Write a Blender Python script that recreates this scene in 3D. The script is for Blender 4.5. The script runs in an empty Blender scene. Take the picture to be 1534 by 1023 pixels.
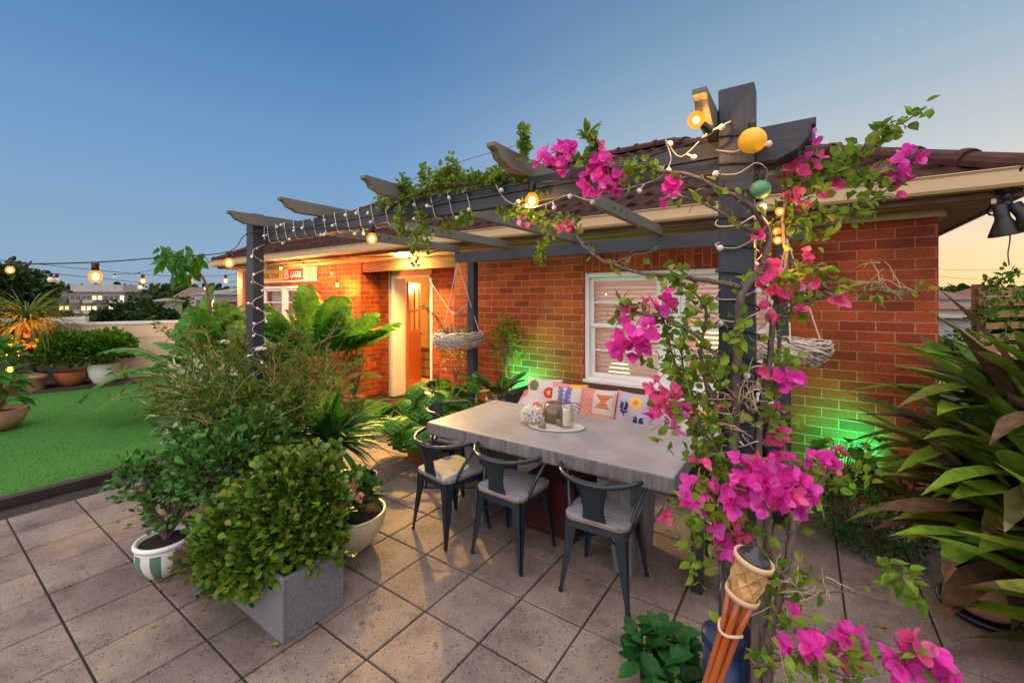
import bpy, bmesh, math, random
from mathutils import Vector, Matrix
R = random.Random(7)
PI = math.pi
rad = math.radians
SC = bpy.context.scene
COL = SC.collection
V = Vector

# ------------------------------------------------------------------ camera geometry (pixel <-> world helpers)
F, ANG, Y0, CX, H = 642.0, rad(34.4), 448.0, 767.0, 1.70
ca, sa = math.cos(ANG), math.sin(ANG)

def ray(px, py):
    l = (px - CX) / F
    return V((l * ca - sa, l * sa + ca, (Y0 - py) / F))

def at_d(px, py, d):
    return V((0, 0, H)) + ray(px, py) * d

def at_z(px, py, z=0.0):
    r = ray(px, py)
    return V((0, 0, H)) + r * ((z - H) / r.z)

def at_y(px, py, y):
    r = ray(px, py)
    return V((0, 0, H)) + r * (y / r.y)

def depth_of(p):
    return -p.x * sa + p.y * ca

# ------------------------------------------------------------------ mesh builder
class MB:
    def __init__(s):
        s.v = []; s.f = []; s.mi = {}
    def add(s, vs, fs):
        o = len(s.v)
        s.v.extend(vs)
        s.f.extend([tuple(i + o for i in f) for f in fs])
    def box(s, x0, x1, y0, y1, z0, z1, M=None):
        vs = [V((x, y, z)) for z in (z0, z1) for y in (y0, y1) for x in (x0, x1)]
        if M: vs = [M @ v for v in vs]
        s.add(vs, [(0, 2, 3, 1), (4, 5, 7, 6), (0, 1, 5, 4), (2, 6, 7, 3), (0, 4, 6, 2), (1, 3, 7, 5)])
        return s
    def tube(s, pts, r, n=6, cap=True):
        pts = [V(p) for p in pts]
        k = len(pts)
        rs = r if isinstance(r, (list, tuple)) else [r] * k
        vs = []; fs = []
        up = None
        for i, p in enumerate(pts):
            t = (pts[min(i + 1, k - 1)] - pts[max(i - 1, 0)])
            if t.length < 1e-9: t = V((0, 0, 1))
            t.normalize()
            if up is None:
                a = V((0, 0, 1)) if abs(t.z) < .9 else V((1, 0, 0))
                up = (a - t * a.dot(t)).normalized()
            else:
                up = up - t * up.dot(t)
                if up.length < 1e-6: up = t.orthogonal()
                up.normalize()
            w = t.cross(up)
            for j in range(n):
                a = 2 * PI * j / n
                vs.append(p + (up * math.cos(a) + w * math.sin(a)) * rs[i])
        for i in range(k - 1):
            for j in range(n):
                fs.append((i * n + j, i * n + (j + 1) % n, (i + 1) * n + (j + 1) % n, (i + 1) * n + j))
        if cap:
            fs.append(tuple(range(n - 1, -1, -1))); fs.append(tuple((k - 1) * n + j for j in range(n)))
        s.add(vs, fs)
        return s
    def lathe(s, c, prof, n=28, M=None, wob=0):
        vs = []; fs = []
        for (r, z) in prof:
            for j in range(n):
                a = 2 * PI * j / n
                q = r * (1 + (wob * math.sin(3 * a + z * 9) if wob else 0))
                p = V((math.cos(a) * q, math.sin(a) * q, z))
                if M: p = M @ p
                vs.append(V(c) + p)
        k = len(prof)
        for i in range(k - 1):
            for j in range(n):
                fs.append((i * n + j, i * n + (j + 1) % n, (i + 1) * n + (j + 1) % n, (i + 1) * n + j))
        if prof[0][0] > 1e-5: fs.append(tuple(range(n - 1, -1, -1)))
        if prof[-1][0] > 1e-5: fs.append(tuple((k - 1) * n + j for j in range(n)))
        s.add(vs, fs)
        return s
    def ball(s, c, r, n=14, sq=1.0, M=None):
        k = max(5, n // 2)
        prof = [(max(1e-6, math.sin(PI * i / k)) * r, -math.cos(PI * i / k) * r * sq) for i in range(k + 1)]
        return s.lathe(c, prof, n, M)
    def prism(s, poly, fn, a0, a1):
        """extrude polygon (list of 2d points) from a0 to a1; fn(u,v,a)->Vector"""
        n = len(poly)
        vs = [V(fn(u, v, a0)) for u, v in poly] + [V(fn(u, v, a1)) for u, v in poly]
        fs = [tuple(range(n - 1, -1, -1)), tuple(range(n, 2 * n))]
        fs += [(i, (i + 1) % n, n + (i + 1) % n, n + i) for i in range(n)]
        s.add(vs, fs)
        return s
    def build(s, name, mat, parent=None, smooth=False, bevel=0, local=False, fixn=False, colors=None):
        off = V((0, 0, 0))
        if not local:
            q = parent
            while q is not None:
                off += q.location; q = q.parent
        me = bpy.data.meshes.new(name)
        me.from_pydata([(p.x - off.x, p.y - off.y, p.z - off.z) for p in s.v], [], s.f)
        if fixn:
            bm = bmesh.new(); bm.from_mesh(me)
            bmesh.ops.recalc_face_normals(bm, faces=bm.faces); bm.to_mesh(me); bm.free()
        if smooth: me.polygons.foreach_set('use_smooth', [True] * len(me.polygons))
        for m in (mat if isinstance(mat, (list, tuple)) else [mat]): me.materials.append(m)
        for k_, v_ in s.mi.items(): me.polygons[k_].material_index = v_
        if colors is not None:
            at = me.color_attributes.new('Col', 'FLOAT_COLOR', 'CORNER')
            k = 0; buf = []
            for p in me.polygons:
                c = colors[p.index]
                for _ in range(p.loop_total): buf += [c[0], c[1], c[2], 1.0]
            at.data.foreach_set('color', buf)
        me.update()
        o = bpy.data.objects.new(name, me); COL.objects.link(o)
        if parent is not None: o.parent = parent
        if bevel:
            b = o.modifiers.new('bevel', 'BEVEL'); b.width = bevel; b.segments = 2; b.limit_method = 'ANGLE'; b.angle_limit = rad(40)
        return o

def tag(o, label=None, cat=None, group=None, kind=None):
    if label: o['label'] = label
    if cat: o['category'] = cat
    if group: o['group'] = group
    if kind: o['kind'] = kind
    return o

def thing(name, label, cat, loc=(0, 0, 0), group=None):
    o = bpy.data.objects.new(name, None); COL.objects.link(o)
    o.location = loc; o.empty_display_size = .1
    return tag(o, label, cat, group)

def copy_tree(o, parent=None):
    c = o.copy(); COL.objects.link(c)
    if parent is not None: c.parent = parent
    for ch in list(o.children): copy_tree(ch, c)
    return c

def place(src, loc, rz=0, label=None, group=None, first=False, scale=None):
    o = src if first else copy_tree(src)
    o.location = loc; o.rotation_euler = (0, 0, rz)
    if scale: o.scale = (scale,) * 3
    if label: o['label'] = label
    if group: o['group'] = group
    return o

# ------------------------------------------------------------------ materials
def nodes(name):
    m = bpy.data.materials.new(name); m.use_nodes = True
    nt = m.node_tree
    b = nt.nodes['Principled BSDF']
    return m, nt, b

def N(nt, t, **kw):
    n = nt.nodes.new(t)
    for k, v in kw.items():
        if k in n.inputs.keys(): n.inputs[k].default_value = v
        else: setattr(n, k, v)
    return n

def ramp(nt, stops):
    r = nt.nodes.new('ShaderNodeValToRGB')
    el = r.color_ramp.elements
    while len(el) < len(stops): el.new(.5)
    for e, (p, c) in zip(el, stops):
        e.position = p; e.color = (*c, 1)
    return r

def mixc(nt, fac, a, b, mode='MIX'):
    n = nt.nodes.new('ShaderNodeMix'); n.data_type = 'RGBA'; n.blend_type = mode
    for sock, v in ((0, fac), (6, a), (7, b)):
        if hasattr(v, 'is_output'): nt.links.new(v, n.inputs[sock])
        elif isinstance(v, (int, float)): n.inputs[sock].default_value = v
        else: n.inputs[sock].default_value = (*v, 1)
    return n.outputs[2]

def bump(nt, b, h, dist=.005, strength=.6):
    n = N(nt, 'ShaderNodeBump', Strength=strength, Distance=dist)
    nt.links.new(h, n.inputs['Height']); nt.links.new(n.outputs[0], b.inputs['Normal'])

def mat(name, c1, c2=None, rough=.6, scale=6, spec=.4, metal=0, bmp=0, bscale=60, stretch=(1, 1, 1), detail=6, coat=0):
    m, nt, b = nodes(name)
    b.inputs['Roughness'].default_value = rough; b.inputs['Metallic'].default_value = metal
    b.inputs['Specular IOR Level'].default_value = spec; b.inputs['Coat Weight'].default_value = coat
    c2 = c2 or tuple(x * .72 for x in c1)
    tc = N(nt, 'ShaderNodeNewGeometry'); mp = N(nt, 'ShaderNodeMapping', Scale=stretch)
    nt.links.new(tc.outputs['Position'], mp.inputs[0])
    nz = N(nt, 'ShaderNodeTexNoise', Scale=scale, Detail=detail, Roughness=.65); nt.links.new(mp.outputs[0], nz.inputs[0])
    r = ramp(nt, [(.35, c1), (.68, c2)]); nt.links.new(nz.outputs[0], r.inputs[0])
    nt.links.new(r.outputs[0], b.inputs['Base Color'])
    if bmp:
        n2 = N(nt, 'ShaderNodeTexNoise', Scale=bscale, Detail=4); nt.links.new(mp.outputs[0], n2.inputs[0])
        bump(nt, b, n2.outputs[0], bmp)
    return m

def leafmat(name, cols, rough=.5, trans=.3, spec=.16, vein=0):
    m, nt, b = nodes(name)
    g = N(nt, 'ShaderNodeNewGeometry')
    k = len(cols)
    r = ramp(nt, [((i + .5) / k, c) for i, c in enumerate(cols)])
    nt.links.new(g.outputs['Random Per Island'], r.inputs[0])
    nz = N(nt, 'ShaderNodeTexNoise', Scale=22, Detail=3); nt.links.new(g.outputs['Position'], nz.inputs[0])
    rr = ramp(nt, [(.3, (.62, .66, .6)), (.7, (1.22, 1.18, 1.1))]); nt.links.new(nz.outputs[0], rr.inputs[0])
    c = mixc(nt, 1.0, r.outputs[0], rr.outputs[0], 'MULTIPLY')
    nt.links.new(c, b.inputs['Base Color']); b.inputs['Roughness'].default_value = rough
    b.inputs['Specular IOR Level'].default_value = spec
    t = N(nt, 'ShaderNodeBsdfTranslucent'); nt.links.new(c, t.inputs[0])
    mx = N(nt, 'ShaderNodeMixShader'); mx.inputs[0].default_value = trans
    nt.links.new(b.outputs[0], mx.inputs[1]); nt.links.new(t.outputs[0], mx.inputs[2])
    nt.links.new(mx.outputs[0], nt.nodes['Material Output'].inputs[0])
    return m

def emit(name, col, s):
    m, nt, b = nodes(name)
    b.inputs['Base Color'].default_value = (*col, 1)
    b.inputs['Emission Color'].default_value = (*col, 1); b.inputs['Emission Strength'].default_value = s
    return m

def brickmat(name, vertical=False):
    m, nt, b = nodes(name)
    g = N(nt, 'ShaderNodeNewGeometry')
    sp = N(nt, 'ShaderNodeSeparateXYZ'); nt.links.new(g.outputs['Position'], sp.inputs[0])
    sn = N(nt, 'ShaderNodeSeparateXYZ'); nt.links.new(g.outputs['Normal'], sn.inputs[0])
    ab = N(nt, 'ShaderNodeMath', operation='ABSOLUTE'); nt.links.new(sn.outputs[0], ab.inputs[0])
    gt = N(nt, 'ShaderNodeMath', operation='GREATER_THAN'); nt.links.new(ab.outputs[0], gt.inputs[0]); gt.inputs[1].default_value = .6
    mxx = N(nt, 'ShaderNodeMix'); nt.links.new(gt.outputs[0], mxx.inputs[0]); nt.links.new(sp.outputs[0], mxx.inputs[2]); nt.links.new(sp.outputs[1], mxx.inputs[3])
    cb = N(nt, 'ShaderNodeCombineXYZ')
    if vertical: nt.links.new(sp.outputs[2], cb.inputs[0]); nt.links.new(mxx.outputs[0], cb.inputs[1])
    else: nt.links.new(mxx.outputs[0], cb.inputs[0]); nt.links.new(sp.outputs[2], cb.inputs[1])
    wob = N(nt, 'ShaderNodeTexNoise', Scale=30, Detail=2); nt.links.new(g.outputs['Position'], wob.inputs[0])
    sub = N(nt, 'ShaderNodeVectorMath', operation='MULTIPLY_ADD'); nt.links.new(wob.outputs['Color'], sub.inputs[0])
    sub.inputs[1].default_value = (.007, .007, 0); nt.links.new(cb.outputs[0], sub.inputs[2])
    br = N(nt, 'ShaderNodeTexBrick'); nt.links.new(sub.outputs[0], br.inputs[0])
    br.inputs['Scale'].default_value = 1; br.inputs['Brick Width'].default_value = .24; br.inputs['Row Height'].default_value = .0843
    br.inputs['Mortar Size'].default_value = .0042; br.inputs['Mortar Smooth'].default_value = .25; br.inputs['Bias'].default_value = 0
    br.inputs['Color1'].default_value = (.43, .080, .017, 1); br.inputs['Color2'].default_value = (.22, .034, .010, 1)
    br.inputs['Mortar'].default_value = (.44, .235, .12, 1)
    nz = N(nt, 'ShaderNodeTexNoise', Scale=55, Detail=6, Roughness=.7); nt.links.new(g.outputs['Position'], nz.inputs[0])
    rr = ramp(nt, [(.25, (.45, .45, .45)), (.75, (1.35, 1.33, 1.3))]); nt.links.new(nz.outputs[0], rr.inputs[0])
    c = mixc(nt, 1, br.outputs[0], rr.outputs[0], 'MULTIPLY')
    n3 = N(nt, 'ShaderNodeTexNoise', Scale=2.2, Detail=4); nt.links.new(g.outputs['Position'], n3.inputs[0])
    r3 = ramp(nt, [(.3, (.62, .58, .56)), (.5, (.95, .95, .95)), (.7, (1.14, 1.12, 1.1))]); nt.links.new(n3.outputs[0], r3.inputs[0])
    c = mixc(nt, 1, c, r3.outputs[0], 'MULTIPLY')
    nt.links.new(c, b.inputs['Base Color']); b.inputs['Roughness'].default_value = .72
    b.inputs['Specular IOR Level'].default_value = .3
    inv = N(nt, 'ShaderNodeMath', operation='SUBTRACT'); inv.inputs[0].default_value = 1; nt.links.new(br.outputs['Fac'], inv.inputs[1])
    ad = N(nt, 'ShaderNodeMath', operation='MULTIPLY_ADD'); nt.links.new(nz.outputs[0], ad.inputs[0]); ad.inputs[1].default_value = .25; nt.links.new(inv.outputs[0], ad.inputs[2])
    bump(nt, b, ad.outputs[0], .006, .7)
    return m

def pavemat(name):
    m, nt, b = nodes(name)
    g = N(nt, 'ShaderNodeNewGeometry')
    r = ramp(nt, [(.1, (.235, .195, .166)), (.5, (.272, .226, .190)), (.9, (.218, .183, .16))])
    nt.links.new(g.outputs['Random Per Island'], r.inputs[0])
    n1 = N(nt, 'ShaderNodeTexNoise', Scale=4.5, Detail=8, Roughness=.7); nt.links.new(g.outputs['Position'], n1.inputs[0])
    r1 = ramp(nt, [(.3, (.55, .53, .52)), (.5, (.95, .93, .92)), (.72, (1.15, 1.12, 1.08))]); nt.links.new(n1.outputs[0], r1.inputs[0])
    c = mixc(nt, 1, r.outputs[0], r1.outputs[0], 'MULTIPLY')
    n4 = N(nt, 'ShaderNodeTexNoise', Scale=110, Detail=5, Roughness=.75); nt.links.new(g.outputs['Position'], n4.inputs[0])
    r4 = ramp(nt, [(.3, (.66, .64, .64)), (.7, (1.22, 1.2, 1.2))]); nt.links.new(n4.outputs[0], r4.inputs[0])
    c = mixc(nt, 1, c, r4.outputs[0], 'MULTIPLY')
    v = N(nt, 'ShaderNodeTexVoronoi', Scale=48); nt.links.new(g.outputs['Position'], v.inputs[0])
    sp = ramp(nt, [(.0, (1, 1, 1)), (.17, (1, 1, 1)), (.24, (0, 0, 0))]); nt.links.new(v.outputs['Distance'], sp.inputs[0])
    n5 = N(nt, 'ShaderNodeTexNoise', Scale=17, Detail=2); nt.links.new(g.outputs['Position'], n5.inputs[0])
    g5 = ramp(nt, [(.38, (0, 0, 0)), (.5, (1, 1, 1))]); nt.links.new(n5.outputs[0], g5.inputs[0])
    k = N(nt, 'ShaderNodeMath', operation='MULTIPLY'); nt.links.new(sp.outputs[0], k.inputs[0]); nt.links.new(g5.outputs[0], k.inputs[1])
    c = mixc(nt, k.outputs[0], c, (.07, .05, .04))
    n6 = N(nt, 'ShaderNodeTexNoise', Scale=1.6, Detail=5, Roughness=.6); nt.links.new(g.outputs['Position'], n6.inputs[0])
    r6 = ramp(nt, [(.36, (.66, .65, .68)), (.60, (1.05, 1.04, 1.02))]); nt.links.new(n6.outputs[0], r6.inputs[0])
    c = mixc(nt, 1, c, r6.outputs[0], 'MULTIPLY')
    nt.links.new(c, b.inputs['Base Color']); b.inputs['Roughness'].default_value = .78; b.inputs['Specular IOR Level'].default_value = .2
    mm = N(nt, 'ShaderNodeMath', operation='SUBTRACT'); nt.links.new(n4.outputs[0], mm.inputs[0]); nt.links.new(k.outputs[0], mm.inputs[1])
    bump(nt, b, mm.outputs[0], .003, .6)
    return m

def glassmat(name, tint=(1, 1, 1), fac=None, rough=.0):
    m, nt, b = nodes(name)
    nt.nodes.remove(b)
    t = N(nt, 'ShaderNodeBsdfTransparent'); t.inputs[0].default_value = (*tint, 1)
    gl = N(nt, 'ShaderNodeBsdfGlossy'); gl.inputs['Roughness'].default_value = rough
    fr = N(nt, 'ShaderNodeFresnel'); fr.inputs[0].default_value = 1.5
    mx = N(nt, 'ShaderNodeMixShader')
    if fac is None: nt.links.new(fr.outputs[0], mx.inputs[0])
    else: mx.inputs[0].default_value = fac
    nt.links.new(t.outputs[0], mx.inputs[1]); nt.links.new(gl.outputs[0], mx.inputs[2])
    nt.links.new(mx.outputs[0], nt.nodes['Material Output'].inputs[0])
    return m

def colmat(name, rough=.85):
    m, nt, b = nodes(name)
    a = N(nt, 'ShaderNodeVertexColor'); a.layer_name = 'Col'
    nt.links.new(a.outputs[0], b.inputs['Base Color']); b.inputs['Roughness'].default_value = rough
    b.inputs['Specular IOR Level'].default_value = .2
    w = N(nt, 'ShaderNodeTexNoise', Scale=400); g = N(nt, 'ShaderNodeNewGeometry'); nt.links.new(g.outputs['Position'], w.inputs[0])
    bump(nt, b, w.outputs[0], .002, .4)
    return m

BRICK = brickmat('brick'); BRICKV = brickmat('soldier brick', True)
PAVE = pavemat('paving'); GROUT = mat('grout', (.03, .024, .02), rough=.9)
SLATE = mat('slate blue paint', (.034, .042, .062), (.022, .028, .042), rough=.5, scale=9, bmp=.003, bscale=30, stretch=(8, 8, .6))
SLATEB = mat('slate beam paint', (.038, .044, .060), (.026, .03, .042), rough=.5, scale=9, bmp=.003, bscale=30, stretch=(.6, 8, 8))
RAFT = mat('grey green paint', (.17, .165, .135), (.125, .125, .105), rough=.55, scale=9, bmp=.003, bscale=30, stretch=(8, .6, 8))
WHITE = mat('white paint', (.78, .77, .76), (.68, .67, .66), rough=.45, scale=4, bmp=.001)
CREAM = mat('cream gutter paint', (.52, .375, .21), (.43, .30, .165), rough=.45, scale=3, stretch=(.4, 1, 1))
FASC = mat('weathered brown timber', (.19, .105, .06), (.045, .03, .024), rough=.8, scale=5, stretch=(.5, 4, 5), bmp=.006, bscale=20)
SOFF = mat('soffit boards', (.42, .30, .17), (.27, .19, .11), rough=.7, scale=3, stretch=(.5, 3, 1))
ROOF = mat('roof tile', (.055, .018, .012), (.015, .007, .006), spec=.12, rough=.8, scale=7, bmp=.01, bscale=25)
RIDGE = mat('ridge tile', (.08, .030, .024), (.028, .014, .013), spec=.15, rough=.75, scale=7, bmp=.008, bscale=30)
TERR = mat('terracotta', (.50, .17, .06), (.40, .125, .045), rough=.75, scale=9, bmp=.003)
TERRP = mat('pale terracotta', (.48, .26, .16), (.36, .19, .12), rough=.75, scale=9, bmp=.003)
TERRR = mat('red glazed clay', (.33, .05, .03), (.22, .035, .02), rough=.4, scale=9)
GLZW = mat('white glazed pot', (.84, .82, .79), (.78, .76, .74), rough=.25, scale=4)
SOIL = mat('potting soil', (.035, .022, .014), (.014, .01, .007), rough=.95, scale=40, bmp=.03, bscale=50)
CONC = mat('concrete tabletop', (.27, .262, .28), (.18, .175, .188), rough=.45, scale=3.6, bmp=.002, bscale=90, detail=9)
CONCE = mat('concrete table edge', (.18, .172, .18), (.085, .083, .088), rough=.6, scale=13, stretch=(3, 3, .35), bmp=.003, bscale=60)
GRAN = mat('grey granite', (.22, .22, .235), (.085, .085, .095), rough=.7, scale=130, bmp=.004, bscale=140)
CHAIR = mat('dark teal steel', (.014, .026, .040), (.009, .017, .027), rough=.38, scale=8, spec=.5)
def plankmat():
    m = mat('grey washed plank seat', (.29, .30, .34), (.10, .105, .125), rough=.7, scale=20, stretch=(.25, 4.5, 1), bmp=.004, bscale=30)
    return m
SEAT = plankmat()
PLYE = mat('plywood edge', (.30, .17, .09), (.2, .11, .06), rough=.7)
BLKP = mat('black plastic', (.012, .013, .015), (.008, .008, .01), rough=.4)
BLKM = mat('black metal', (.010, .010, .011), (.02, .02, .021), rough=.45, spec=.5)
RATT = mat('black rattan', (.018, .015, .014), (.008, .008, .008), rough=.6, scale=60, bmp=.01, bscale=90)
TURF = mat('artificial turf', (.045, .16, .028), (.065, .20, .038), rough=.9, scale=60, bmp=.02, bscale=250, spec=.1)
SLEEP = mat('dark sleeper', (.022, .016, .015), (.04, .028, .024), rough=.8, scale=6, bmp=.008, stretch=(6, .5, 3))
RENDER = mat('cream render', (.64, .57, .45), (.55, .48, .38), rough=.8, scale=2.5, bmp=.003, bscale=70)
COPING = mat('pale coping', (.66, .66, .66), (.56, .56, .57), rough=.6, scale=3)
WICK = mat('whitewashed cane', (.60, .53, .47), (.34, .28, .24), rough=.8, scale=25)
ROPE = mat('rope', (.55, .43, .33), (.42, .32, .24), rough=.9, scale=60)
BARK = mat('grey bark', (.15, .11, .095), (.065, .046, .042), rough=.85, scale=22, stretch=(2, 2, .6), bmp=.008, bscale=50)
TWIG = mat('brown twig', (.20, .125, .085), (.10, .06, .045), rough=.8, scale=20)
TWIGG = mat('green twig', (.30, .23, .08), (.16, .13, .05), rough=.7, scale=9)
THORN = mat('pale thorn', (.42, .33, .22), (.3, .22, .15), rough=.7)
CABLE = mat('black cable', (.010, .010, .011), rough=.5); CABLEW = mat('white cable', (.62, .57, .52), (.5, .46, .42), rough=.5)
MILK = mat('milky bulb', (.72, .68, .66), (.66, .62, .6), rough=.2, spec=.6)
def globemat(name, col, s):
    m, nt, b = nodes(name); nt.nodes.remove(b)
    tr = N(nt, 'ShaderNodeBsdfTransparent'); tr.inputs[0].default_value = (.8, .7, .5, 1)
    em = N(nt, 'ShaderNodeEmission'); em.inputs[0].default_value = (*col, 1); em.inputs[1].default_value = s
    lw = N(nt, 'ShaderNodeLayerWeight'); lw.inputs[0].default_value = .35
    mx = N(nt, 'ShaderNodeMixShader'); mx.inputs[0].default_value = .55
    nt.links.new(tr.outputs[0], mx.inputs[1]); nt.links.new(em.outputs[0], mx.inputs[2]); nt.links.new(mx.outputs[0], nt.nodes['Material Output'].inputs[0])
    return m
BULB = globemat('lit warm globe', (1, .25, .015), 2.1); BULBS = emit('lit small bulb', (1, .40, .06), 5); REDB = emit('lit red orange bulb', (1, .34, .05), 5)
CORE = emit('lit filament', (1, .72, .28), 30)
def glow_light(parent, p, w, col, rad_=.02):
    l = bpy.data.lights.new('bulb_light', 'POINT'); l.energy = w; l.color = col; l.shadow_soft_size = rad_
    o = bpy.data.objects.new('bulb_light', l); COL.objects.link(o); o.parent = parent; o.location = V(p) - parent.location
    return o
BAMB = mat('woven bamboo', (.55, .34, .17), (.40, .23, .10), rough=.55, scale=14, bmp=.002)
BAMBR = mat('bamboo rim', (.60, .42, .25), (.5, .33, .18), rough=.6, scale=10)
STICK = mat('stained bamboo pole', (.42, .10, .022), (.25, .055, .014), rough=.32, scale=14, stretch=(1, 1, .4), coat=.3)
NAVY = mat('navy plastic', (.006, .022, .075), (.005, .017, .055), rough=.38, scale=5)
GLASS = glassmat('window glass'); GLASSC = glassmat('clear glass', (.93, .94, .93), .2); GLASSG = glassmat('green glass', (.42, .45, .2))
# leaf colours
L_JADE = leafmat('jade leaf', [(0.065, 0.158, 0.010), (0.094, 0.208, 0.013), (0.140, 0.238, 0.018), (0.059, 0.132, 0.013), (0.199, 0.214, 0.031), (0.041, 0.100, 0.010)], rough=.36, trans=.12, spec=.28)
L_JADEB = leafmat('dark jade leaf', [(0.037, 0.131, 0.018), (0.056, 0.175, 0.022), (0.075, 0.206, 0.027), (0.031, 0.094, 0.015)], rough=.36, trans=.12, spec=.28)
L_BUSH = leafmat('bush leaf', [(0.050, 0.150, 0.013), (0.088, 0.225, 0.018), (0.125, 0.288, 0.022), (0.062, 0.175, 0.013)])
L_DARK = leafmat('dark leaf', [(0.019, 0.072, 0.012), (0.031, 0.102, 0.014), (0.041, 0.132, 0.019)])
L_WISP = leafmat('wispy leaf', [(0.054, 0.160, 0.014), (0.082, 0.208, 0.016), (0.122, 0.216, 0.024), (0.041, 0.112, 0.013), (0.150, 0.176, 0.032)], trans=.35)
L_BAN = leafmat('banana leaf', [(0.054, 0.225, 0.024), (0.081, 0.290, 0.030), (0.054, 0.169, 0.021)], rough=.35, trans=.4)
L_BANY = leafmat('yellow green leaf', [(.26, .26, .02), (.20, .25, .03)], rough=.4, trans=.45)
L_PALM = leafmat('palm leaf', [(0.024, 0.132, 0.014), (0.036, 0.168, 0.019), (0.048, 0.204, 0.022)], rough=.4)
L_PONY = leafmat('grassy palm leaf', [(0.087, 0.165, 0.024), (0.131, 0.225, 0.030), (0.174, 0.225, 0.048)], trans=.35)
L_MON = leafmat('monstera leaf', [(.03, .15, .012), (.05, .19, .016), (.07, .22, .018)], rough=.3)
L_BOUG = leafmat('bougainvillea leaf', [(.13, .26, .025), (.19, .34, .03), (.25, .38, .045), (.10, .20, .022), (.22, .27, .04)], trans=.4)
L_BROM = leafmat('strap leaf', [(0.116, 0.223, 0.021), (0.160, 0.278, 0.023), (0.073, 0.154, 0.018), (0.246, 0.278, 0.034), (0.116, 0.112, 0.026), (0.174, 0.334, 0.028), (0.073, 0.070, 0.023)], rough=.4, trans=.2)
L_BROWN = leafmat('dried leaf', [(0.112, 0.059, 0.035), (0.154, 0.098, 0.063), (0.070, 0.035, 0.025), (0.210, 0.154, 0.105)], rough=.7, trans=.2)
L_CROT = leafmat('croton leaf', [(.30, .10, .03), (.32, .22, .03), (.12, .16, .03), (.22, .05, .03)], trans=.4)
L_VAR = leafmat('variegated leaf', [(0.052, 0.126, 0.029), (0.052, 0.108, 0.029), (0.782, 0.800, 0.605), (0.070, 0.144, 0.043)])
L_ROUND = leafmat('round leaf', [(0.072, 0.225, 0.024), (0.116, 0.300, 0.036), (0.087, 0.195, 0.024)], trans=.45)
L_FAR = leafmat('far tree leaf', [(.022, .05, .012), (.035, .07, .016), (.05, .09, .02), (.03, .055, .016)], rough=.7, trans=.15, spec=.1)
L_FARL = leafmat('far light tree leaf', [(.05, .10, .018), (.07, .13, .022), (.04, .08, .016)], rough=.7, trans=.15, spec=.1)
P_MAG = leafmat('magenta bract', [(.86, .07, .58), (.90, .13, .68), (.83, .045, .46), (.88, .09, .62), (.92, .24, .74)], rough=.55, trans=.45, spec=.15)
P_PINK = leafmat('pink bract', [(.90, .11, .40), (.92, .19, .50), (.88, .07, .30), (.92, .28, .54)], rough=.55, trans=.45, spec=.15)
P_PALE = leafmat('pale pink petal', [(.66, .26, .32), (.72, .36, .38), (.55, .18, .24)], rough=.6, trans=.3)
P_WHT = leafmat('white petal', [(.75, .74, .70), (.7, .68, .66)], rough=.6, trans=.3)

# ------------------------------------------------------------------ plant helpers
def rv(r=R):
    while 1:
        v = V((r.uniform(-1, 1), r.uniform(-1, 1), r.uniform(-1, 1)))
        if .05 < v.length < 1: return v.normalized()

SH = {'ov': [(.3, .9), (.62, .85)], 'ob': [(.3, .5), (.68, 1), (.93, .62)], 'lan': [(.35, 1), (.7, .6)], 'rd': [(.22, .85), (.55, 1), (.85, .62)]}

def leaf(mb, p, d, n, L, W, fold=.15, curl=.15, shape='ov'):
    s = d.cross(n)
    if s.length < 1e-4: s = d.orthogonal()
    s.normalize(); n = s.cross(d)
    vs = [p]; fs = []
    prof = SH[shape]
    for t, w in prof:
        c = p + d * (L * t) - n * (curl * L * t * t)
        hw = W * .5 * w
        vs += [c + s * hw + n * (fold * hw), c, c - s * hw + n * (fold * hw)]
    vs.append(p + d * L - n * (curl * L))
    k = len(prof)
    fs += [(0, 2, 1), (0, 3, 2)]
    for i in range(k - 1):
        a = 1 + 3 * i; fs += [(a, a + 1, a + 4, a + 3), (a + 1, a + 2, a + 5, a + 4)]
    a = 1 + 3 * (k - 1); t = a + 3
    fs += [(a, a + 1, t), (a + 1, a + 2, t)]
    mb.add(vs, fs)

def strap(mb, p, az, el, L, W, droop=1.0, seg=7, fold=.25, wp=None, twist=0, base=.5):
    """long arching leaf"""
    pts = [V(p)]; e = el; a = az
    for i in range(seg):
        e -= droop / seg; a += twist / seg
        pts.append(pts[-1] + V((math.cos(a) * math.cos(e), math.sin(a) * math.cos(e), math.sin(e))) * (L / seg))
    vs = []; fs = []
    for i, q in enumerate(pts):
        t = i / seg
        w = W * .5 * (wp(t) if wp else (base + (1 - base) * min(1, t * 3)) * (1 - max(0, (t - .45) / .55) ** 1.8))
        s = V((-math.sin(az + twist * t), math.cos(az + twist * t), 0))
        tv = (pts[min(i + 1, seg)] - pts[max(0, i - 1)]).normalized()
        n = s.cross(tv) * -1
        if n.z < 0 and abs(el) < 1.4: n = -n
        vs += [q + s * w + n * (fold * w), q, q - s * w + n * (fold * w)]
    for i in range(seg):
        a0 = 3 * i
        fs += [(a0, a0 + 1, a0 + 4, a0 + 3), (a0 + 1, a0 + 2, a0 + 5, a0 + 4)]
    mb.add(vs, fs)
    return pts

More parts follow.
